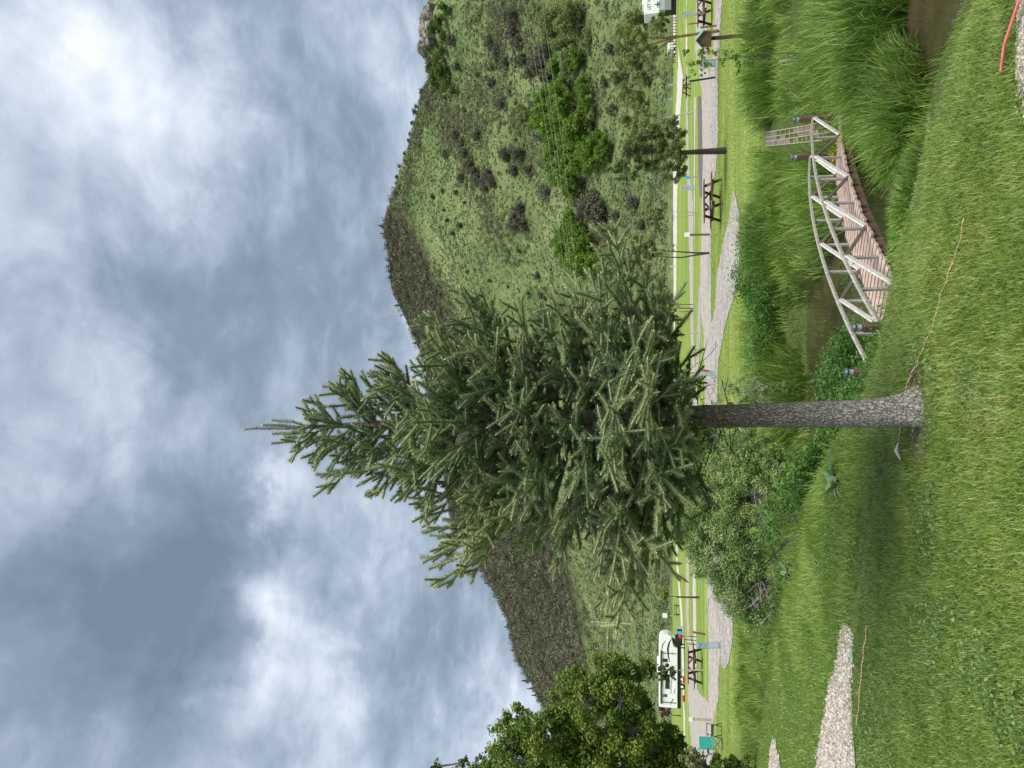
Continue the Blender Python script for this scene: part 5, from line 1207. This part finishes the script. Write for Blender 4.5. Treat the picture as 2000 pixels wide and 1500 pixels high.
# ---------------------------------------------------------------- power line
pb = HP(1232, 1219); Dp = pb.y*CP+(pb.z-CAMZ)*SP; pt_ = K(1153, 1219, Dp); pt_.y = pb.y
PO = thing('utility_pole', 'pale utility pole on the lower slope left of the spruce', 'pole', tuple(pb)); hp = pt_.z-pb.z
m_pole = wood('pole_wood', (.45, .42, .36), (.66, .63, .57), (3, 3, 1)); MB().tube([(0, 0, -.5), (0, 0, hp)], [.26, .19], 10).build('shaft', m_pole, PO, smooth=True); MB().box((0, 0, hp-1.0), (2.0, .12, .14)).build('crossarm', m_pole, PO)
m_wire = plain('wire', (.42, .42, .38), .5); A0 = K(1155, 1219, Dp)
for i, (x0, x1, x2, lab) in enumerate([(1018, 1073, 1098, 'topmost'), (1030, 1082, 1106, 'second'), (1040, 1088, 1112, 'third'), (1052, 1100, 1122, 'lowest')]):
    ee = [K(x0, -40, 95), K(x1, 290, 108), K(x2, 500, 120)]; ee = [Vector(v) for v in ee]; pts = []
    for k in range(9): pts.append(ee[0].lerp(ee[1], k/9))
    for k in range(9): pts.append(ee[1].lerp(ee[2], k/9))
    for k in range(25):
        t_ = k/24; v = ee[2].lerp(pt_+Vector(((i-1.5)*.5, 0, -.8)), t_); v.z -= 6*t_*(1-t_)*0.8; pts.append(v)
    tag(MB().tube(pts, .015, 4).build('power_line', m_wire), lab+' of the four wires crossing in front of the hill', 'wire', 'wires across the hillside')

# ---------------------------------------------------------------- trees on the campground and the lower slope
f_olive = foliage('olive_foliage', [(.13, .18, .05), (.23, .29, .09), (.36, .40, .18)], .3); f_conif = foliage('conifer_foliage', [(.065, .105, .035), (.15, .205, .06), (.30, .34, .12)], .2)
def camp_tree(label, base, stempts, clumps, nleaf, lsz, fol, bk, r0, name='young_tree', **k):
    b0 = place(*base); D = b0.y*CP+(b0.z-CAMZ)*SP; f_ = lambda tx, ty, dd=0: tuple(K(tx, ty, D+dd)-b0)
    return tree(name, label, 'tree', b0, [[(0, 0, 0)]+[f_(*q) for q in s] for s in stempts], [(*f_(tx, ty, rng.normal(0, rp*D/1500*.5)), rp*D/1500) for tx, ty, rp in clumps], int(nleaf*1.7), lsz, fol, bk, r0, up=.7, **k)
cc = [(1325, 300, 22), (1325, 265, 18), (1328, 330, 18), (1300, 290, 28), (1302, 250, 22), (1305, 335, 18), (1275, 285, 28), (1275, 315, 22), (1278, 255, 16), (1250, 290, 24), (1252, 265, 14), (1250, 318, 14), (1232, 285, 16), (1225, 300, 14), (1222, 325, 16), (1210, 318, 10), (1240, 345, 10), (1318, 235, 10), (1320, 352, 8)]
camp_tree('dark green young conifer with a bare dark trunk beside the gravel road', (1419, 294), [[(1380, 296), (1330, 298), (1270, 290), (1225, 288)]], cc, 17000, .085, f_conif, bark_dark, .14, 'conifer_tree', sub=12, aspect=.25)
camp_tree('young airy tree with an orange brown leaning stem left of the right edge picnic table', (1406, 60), [[(1370, 64), (1320, 72), (1270, 88), (1240, 102)], [(1320, 72), (1285, 75), (1255, 72)], [(1320, 72), (1290, 92), (1262, 122)]], [(1270, 60, 20), (1250, 75, 20), (1255, 100, 22), (1235, 60, 20), (1230, 90, 20), (1280, 100, 14), (1225, 115, 14), (1290, 60, 12), (1270, 125, 14)], 2600, .09, f_olive, bark_orange, .07, sub=9)
camp_tree('small leafy tree with a pale stem in front of the white camper', (1376, 24), [[(1350, 27), (1320, 36), (1302, 42)], [(1345, 32), (1325, 38)]], [(1290, 35, 14), (1285, 48, 13), (1300, 44, 9), (1278, 40, 9), (1295, 55, 9)], 3000, .09, f_green, bark_pale, .06, sub=8)
camp_tree('thin young tree with a white stem leaning left, behind the gravel road', (1356, 219), [[(1330, 224), (1305, 229), (1290, 231), (1265, 240)]], [(1270, 235, 16), (1250, 240, 20), (1235, 225, 18), (1262, 215, 14), (1240, 255, 16), (1225, 240, 14), (1258, 262, 10)], 5500, .12, f_olive, bark_pale, .08, sub=8)
camp_tree('twin stemmed young tree with pale blossoms right of the spruce', (1386, 494), [[(1360, 494), (1330, 492), (1300, 490), (1270, 484)], [(1360, 498), (1330, 503), (1300, 502), (1275, 500)]], [(1260, 485, 18), (1245, 475, 15), (1262, 505, 14), (1280, 490, 12), (1240, 495, 12), (1270, 470, 10)], 3600, .10, f_cream, bark_dark, .06, sub=8)
camp_tree('slim tree with crossing whitish stems right of the white box post', (1362, 416), [[(1345, 414), (1320, 413), (1300, 420)], [(1352, 420), (1330, 423), (1305, 425)]], [(1290, 415, 13), (1275, 425, 14), (1285, 440, 12), (1270, 405, 11), (1262, 430, 9)], 2600, .12, f_olive, bark_pale, .05, sub=8)
camp_tree('small tree with a pale trunk standing in front of the white trailer', (1374, 1309), [[(1350, 1309), (1325, 1309), (1300, 1310)]], [(1305, 1305, 12), (1300, 1320, 13), (1312, 1312, 9), (1292, 1308, 9), (1315, 1322, 7), (1288, 1322, 8)], 3600, .09, f_dgreen, bark_pale, .06, sub=8)
camp_tree('small purple leaved tree left of the white trailer', (1330, 1398), [[(1315, 1397), (1300, 1390)]], [(1303, 1388, 9), (1296, 1394, 8), (1292, 1384, 7)], 1800, .22, foliage('purple_leaves', [(.10, .045, .045), (.18, .09, .075)], .2), bark_dark, .10, sub=8)
camp_tree('young staked tree under the right end of the spruce crown', (1354, 602), [[(1335, 602), (1318, 601), (1308, 600)]], [(1310, 598, 9), (1303, 604, 9), (1315, 592, 6), (1318, 606, 5)], 1500, .12, f_green, bark_dark, .06, sub=7)
camp_tree('thin leaning young tree beside the dark picnic table under the spruce', (1366, 649), [[(1345, 651), (1322, 655), (1310, 657)]], [(1308, 656, 8), (1315, 662, 6), (1300, 652, 8)], 900, .11, f_green, bark_pale, .06, sub=6)
camp_tree('young tree with dark trunk left of the spruce crown', (1366, 1166), [[(1345, 1166), (1320, 1165), (1300, 1165)]], [(1300, 1160, 8), (1292, 1170, 9)], 900, .11, f_green, bark_dark, .06, sub=6)
# leafy sapling on the far bank
b0 = GT(1592, 104); D = b0.y*CP+(b0.z-CAMZ)*SP; f_ = lambda tx, ty: tuple(K(tx, ty, D)-b0)
tree('sapling', 'thin leafy sapling on the far bank left of the box with the green roof', 'sapling', b0, [[(0, 0, 0), f_(1520, 104), f_(1440, 112), f_(1380, 118), f_(1340, 122)]], [(*f_(tx, ty), rp*D/1500) for tx, ty, rp in [(1340, 106, 8), (1350, 125, 7), (1365, 112, 12), (1380, 104, 12), (1385, 130, 10), (1355, 142, 7), (1400, 100, 10), (1372, 140, 8), (1410, 120, 10), (1425, 105, 10), (1440, 118, 12), (1450, 95, 10), (1460, 125, 12), (1440, 140, 9), (1475, 105, 10)]], 620, .055, foliage('sapling_leaves', [(.13, .25, .03), (.22, .37, .05), (.33, .46, .09)], .35), bark_grey, .011, sub=6, aspect=.9, spread=.5)
sap_flag = K(1385, 102, D); tag(MB().box(tuple(sap_flag), (.08, .01, .06)).build('ribbon', plain('orange_ribbon', (.75, .2, .04), .5)), 'orange ribbon tied to the leafy sapling', 'ribbon')
# more rooted plants in front of hill: trees and shrubs, each a thing, sharing a few meshes
def proto(kind, fol, n, lsz, shape, bk):
    o = thing(kind, '', 'shrub' if 'shrub' in kind else 'tree', (0, 0, 0))
    if shape == 'cone': cl = [(rng.normal(0, .16)*(1.6-z), rng.normal(0, .16)*(1.6-z), z, .42-.17*z) for z in np.linspace(.3, 1.9, 13)]
    else:
        cl = [(*(rdir(1)[0]*rng.uniform(.2, .62)*np.array([1, 1, .75])+np.array([0, 0, .95 if shape == 'round' else .6])), rng.uniform(.28, .45)) for _ in range(11)]
    b_ = MB(); b_.tube([(0, 0, -.3), (.02, 0, .5), (0, .03, 1.1)], [.06, .05, .02], 6)
    for c in cl[:5]: b_.tube([(0, 0, .25), (c[0]*.6, c[1]*.6, c[2]*.7), c[:3]], [.03, .02, .01], 5)
    b_.build('trunk', bk, o)
    cen = []; rad = []
    for x, y, z, r in cl:
        for _ in range(7): cen.append(np.array([x, y, z])+rdir(1)[0]*r*.75); rad.append(r*.42)
    cen = np.array(cen); rad = np.array(rad); k = rng.integers(0, len(cen), n); off = rdir(n)*(rng.random((n, 1))**.4)*rad[k][:, None]
    V, F = leaves(cen[k]+off, lsz*rng.uniform(.7, 1.3, n), .35, .65, unit(unit(off)+.9*rdir(n))); V[:, 2] = np.maximum(V[:, 2], 0)
    ct = rng.random(len(cen)); mesh_np('crown', V, F, fol, o, tint=np.repeat(np.clip(ct[k]*.6+rng.random(n)*.4, 0, 1), 4))
    return o
used = set()
ORD = 'first second third fourth fifth sixth seventh eighth ninth tenth eleventh twelfth thirteenth fourteenth fifteenth sixteenth seventeenth eighteenth nineteenth twentieth'.split()
TENS = {2: 'twent', 3: 'thirt', 4: 'fort', 5: 'fift', 6: 'sixt'}
def ordn(i):
    n = i+1
    return ORD[i] if n <= 20 else TENS[n//10]+('ieth' if n % 10 == 0 else 'y-'+ORD[n % 10-1])
def hill_plants(kind, fol, n, lsz, shape, bk, label, group, spots, nproto=3, big=1.0):
    pr = [proto(kind, fol, n, lsz, shape, bk) for _ in range(nproto)]
    spots = sorted(spots, key=lambda q: q[1]); lab0 = label
    for i, (tx, ty, rp) in enumerate(spots):
        b0 = HP(tx+rp*.85, ty); D = b0.y*CP+(b0.z-CAMZ)*SP; s = rp*D/1500*1.06*big; label = lab0+', '+ordn(i)+' from the right'; pz = b0-Vector((0, 0, .1*s)); rz = rng.uniform(0, 6.28)
        if i < nproto: o = pr[i]; o.location = pz; o.rotation_euler.z = rz; o.scale = (s, s, s); o['label'] = label; o['group'] = group
        else: dup(pr[i % nproto], label, pz, rz, s, group)
hill_plants('leafy_tree', f_green, 4200, .085, 'round', bark_grey, 'bright green tree at the foot of the hill', 'bright green trees at the foot of the hill',
    [(1085, 222, 30), (1112, 192, 24), (1080, 195, 20), (1100, 250, 24), (1142, 258, 24), (1130, 285, 20), (1168, 302, 20), (1155, 275, 14), (1110, 330, 24), (1090, 305, 16), (1128, 352, 20), (1140, 320, 16), (1128, 425, 16), (1120, 445, 14), (1145, 470, 24), (1150, 500, 26), (1118, 495, 20), (1172, 510, 18), (1105, 225, 18), (1065, 215, 14), (1150, 235, 16), (1130, 385, 12), (1155, 205, 16), (1098, 130, 16), (1072, 240, 14), (1120, 215, 22), (1095, 275, 18), (1115, 305, 20), (1150, 290, 16), (1160, 322, 14), (1105, 165, 16), (1120, 365, 14), (1138, 450, 16), (1135, 520, 16), (1160, 485, 18), (1100, 475, 14), (1185, 300, 14), (1190, 280, 12), (1150, 180, 14), (1145, 155, 12), (1135, 115, 14), (1115, 275, 18), (1175, 265, 12), (1140, 490, 18), (1110, 455, 14), (1185, 520, 14)], 4, 1.8)
hill_plants('leafy_tree', f_olive, 3600, .085, 'round', bark_grey, 'olive green tree low on the hill near the right edge', 'olive trees near the right edge',
    [(1095, 22, 26), (1065, 30, 20), (1120, 48, 24), (1085, 60, 22), (1108, 80, 20), (1130, 15, 20), (1125, 105, 20), (1118, 135, 16), (1045, 20, 14), (1030, 232, 14), (1025, 215, 12), (1240, 180, 20), (1255, 200, 16), (1230, 60, 18), (1240, 120, 20), (1225, 95, 16), (1250, 30, 18), (1262, 150, 14), (1215, 150, 14)], 3, 1.6)
hill_plants('leafy_tree', foliage('ridge_tree_foliage', [(.055, .115, .02), (.11, .20, .035), (.19, .29, .06)], .3), 3600, .085, 'round', bark_grey, 'dark green tree below the ridge rocks', 'dark green trees below the ridge rocks',
    [(850, 52, 14), (862, 35, 14), (872, 15, 14), (846, 84, 10), (862, 128, 16), (852, 140, 14), (868, 150, 16), (874, 168, 14), (852, 160, 12), (858, 112, 12), (838, 92, 7), (870, 70, 12), (888, 175, 10), (842, 130, 10), (866, 98, 10)], 3, 1.35)
hill_plants('flowering_shrub', f_cream, 2600, .085, 'low', bark_grey, 'cream flowering shrub on the lower slope', 'cream flowering shrubs', [(1144, 68, 14), (1140, 85, 12), (1078, 120, 12), (1148, 98, 9), (1065, 110, 9), (1262, 125, 12), (1272, 110, 9), (1108, 310, 8), (1130, 195, 8)], 2, 1.3)
hill_plants('grey_shrub', f_grey, 3000, .085, 'low', bark_grey, 'grey brown shrub on the slope', 'grey brown shrubs on the slope',
    [(1155, 398, 26), (1165, 420, 24), (1172, 445, 16), (1140, 408, 18), (1050, 125, 18), (1070, 150, 18), (1062, 95, 16), (1018, 118, 14), (1012, 300, 16), (1008, 432, 18), (1012, 405, 14), (1022, 440, 12), (1055, 262, 14), (985, 300, 14), (950, 340, 14), (940, 355, 10), (1000, 60, 14), (1000, 30, 14), (1010, 85, 13), (960, 160, 10), (955, 82, 12), (975, 200, 12), (930, 265, 12), (1190, 460, 14), (1200, 420, 12), (1215, 125, 12), (1240, 100, 12), (1060, 575, 10), (1048, 540, 8), (1235, 395, 14), (1250, 440, 12), (1200, 150, 12), (1195, 215, 12), (1180, 160, 9), (880, 78, 10), (890, 130, 9), (1190, 95, 12), (1215, 60, 10), (905, 300, 11), (915, 318, 12), (925, 335, 11), (900, 280, 10), (930, 352, 10), (960, 355, 10), (945, 365, 9), (1000, 330, 12), (1030, 330, 10), (890, 262, 9), (870, 300, 8), (900, 345, 8), (1065, 375, 10), (985, 120, 11), (970, 100, 10), (1035, 140, 12), (1045, 205, 10)], 3, 1.6)
hill_plants('dark_shrub', f_dgreen, 2200, .09, 'low', bark_grey, 'small dark green shrub on the open hillside', 'dark shrubs on the open hillside',
    [(910, 530, 6), (955, 548, 7), (1030, 573, 7), (842, 385, 9), (870, 430, 8), (895, 440, 10), (882, 455, 8), (888, 375, 8), (862, 372, 7), (806, 218, 9), (792, 240, 7), (800, 208, 7), (785, 262, 6), (780, 275, 6), (772, 300, 6), (768, 325, 6), (762, 345, 6), (820, 178, 8), (824, 190, 6), (832, 202, 7), (818, 285, 6), (815, 240, 6), (865, 190, 9), (930, 145, 9), (960, 130, 10), (968, 118, 8), (905, 215, 7), (1010, 490, 9), (1020, 225, 8), (1240, 150, 10), (1248, 138, 9), (1175, 155, 9), (1182, 300, 8), (1240, 250, 8), (1100, 560, 8), (865, 410, 6), (905, 395, 6), (990, 560, 6)])
hill_plants('conifer_tree', f_conif, 2200, .10, 'cone', bark_grey, 'dark conifer on the skyline of the ridge', 'conifers along the skyline', [(738, 440, 6), (752, 430, 5), (745, 456, 5), (760, 520, 6), (770, 560, 5), (778, 596, 8), (800, 630, 6), (812, 655, 6), (808, 670, 5), (905, 1062, 5), (925, 1085, 6), (952, 1140, 6), (965, 1165, 5), (990, 1225, 6), (1000, 1270, 5), (1018, 1330, 9), (1026, 1345, 7), (1038, 1358, 6), (880, 1018, 5)], 2)
hill_plants('conifer_tree', f_conif, 3200, .085, 'cone', bark_dark, 'grey pointed conifer at the foot of the hill', 'conifers at the foot of the hill', [(1200, 330, 20), (1215, 348, 14)], 2)
# rocks on the ridge at the right
m_rock = plain('ridge_rock', (.27, .245, .215), .95, .45, 1.6, bump=1.0)
for i, (tx, ty, rp, lab) in enumerate([(826, 60, 21, 'largest rock outcrop on the ridge at the right'), (832, 28, 15, 'rock outcrop on the ridge nearest the right edge'), (820, 94, 13, 'rocky knob on the ridge behind the dark green trees'), (836, 148, 7, 'small rock on the skyline between two dark shrubs'), (816, 200, 5, 'pale rock on the skyline left of the dark trees'), (842, 170, 6, 'low rock at the edge of the dark green trees')]):
    b0 = HP(max(tx+rp*.7, np.interp(ty, [r[0] for r in RIDGE], [r[1] for r in RIDGE])+3), ty); D = b0.y*CP+(b0.z-CAMZ)*SP; s = rp*D/1500
    bm = bmesh.new(); bmesh.ops.create_icosphere(bm, subdivisions=4, radius=1)
    for v in bm.verts:
        c = v.co; f_ = 1+.55*float(vnoise(c.x*1.4+i*3, c.y*1.4+c.z*1.9, 95+i, 5, 1.6)); v.co = Vector((c.x*f_*1.3, c.y*f_, c.z*f_))
    me = bpy.data.meshes.new('rock_outcrop'); bm.to_mesh(me); bm.free(); me.materials.append(m_rock); o = bpy.data.objects.new('rock_outcrop', me); COL.objects.link(o); o.location = b0; o.scale = (s, s, s); tag(o, lab, 'rock', 'rock outcrops on the ridge')
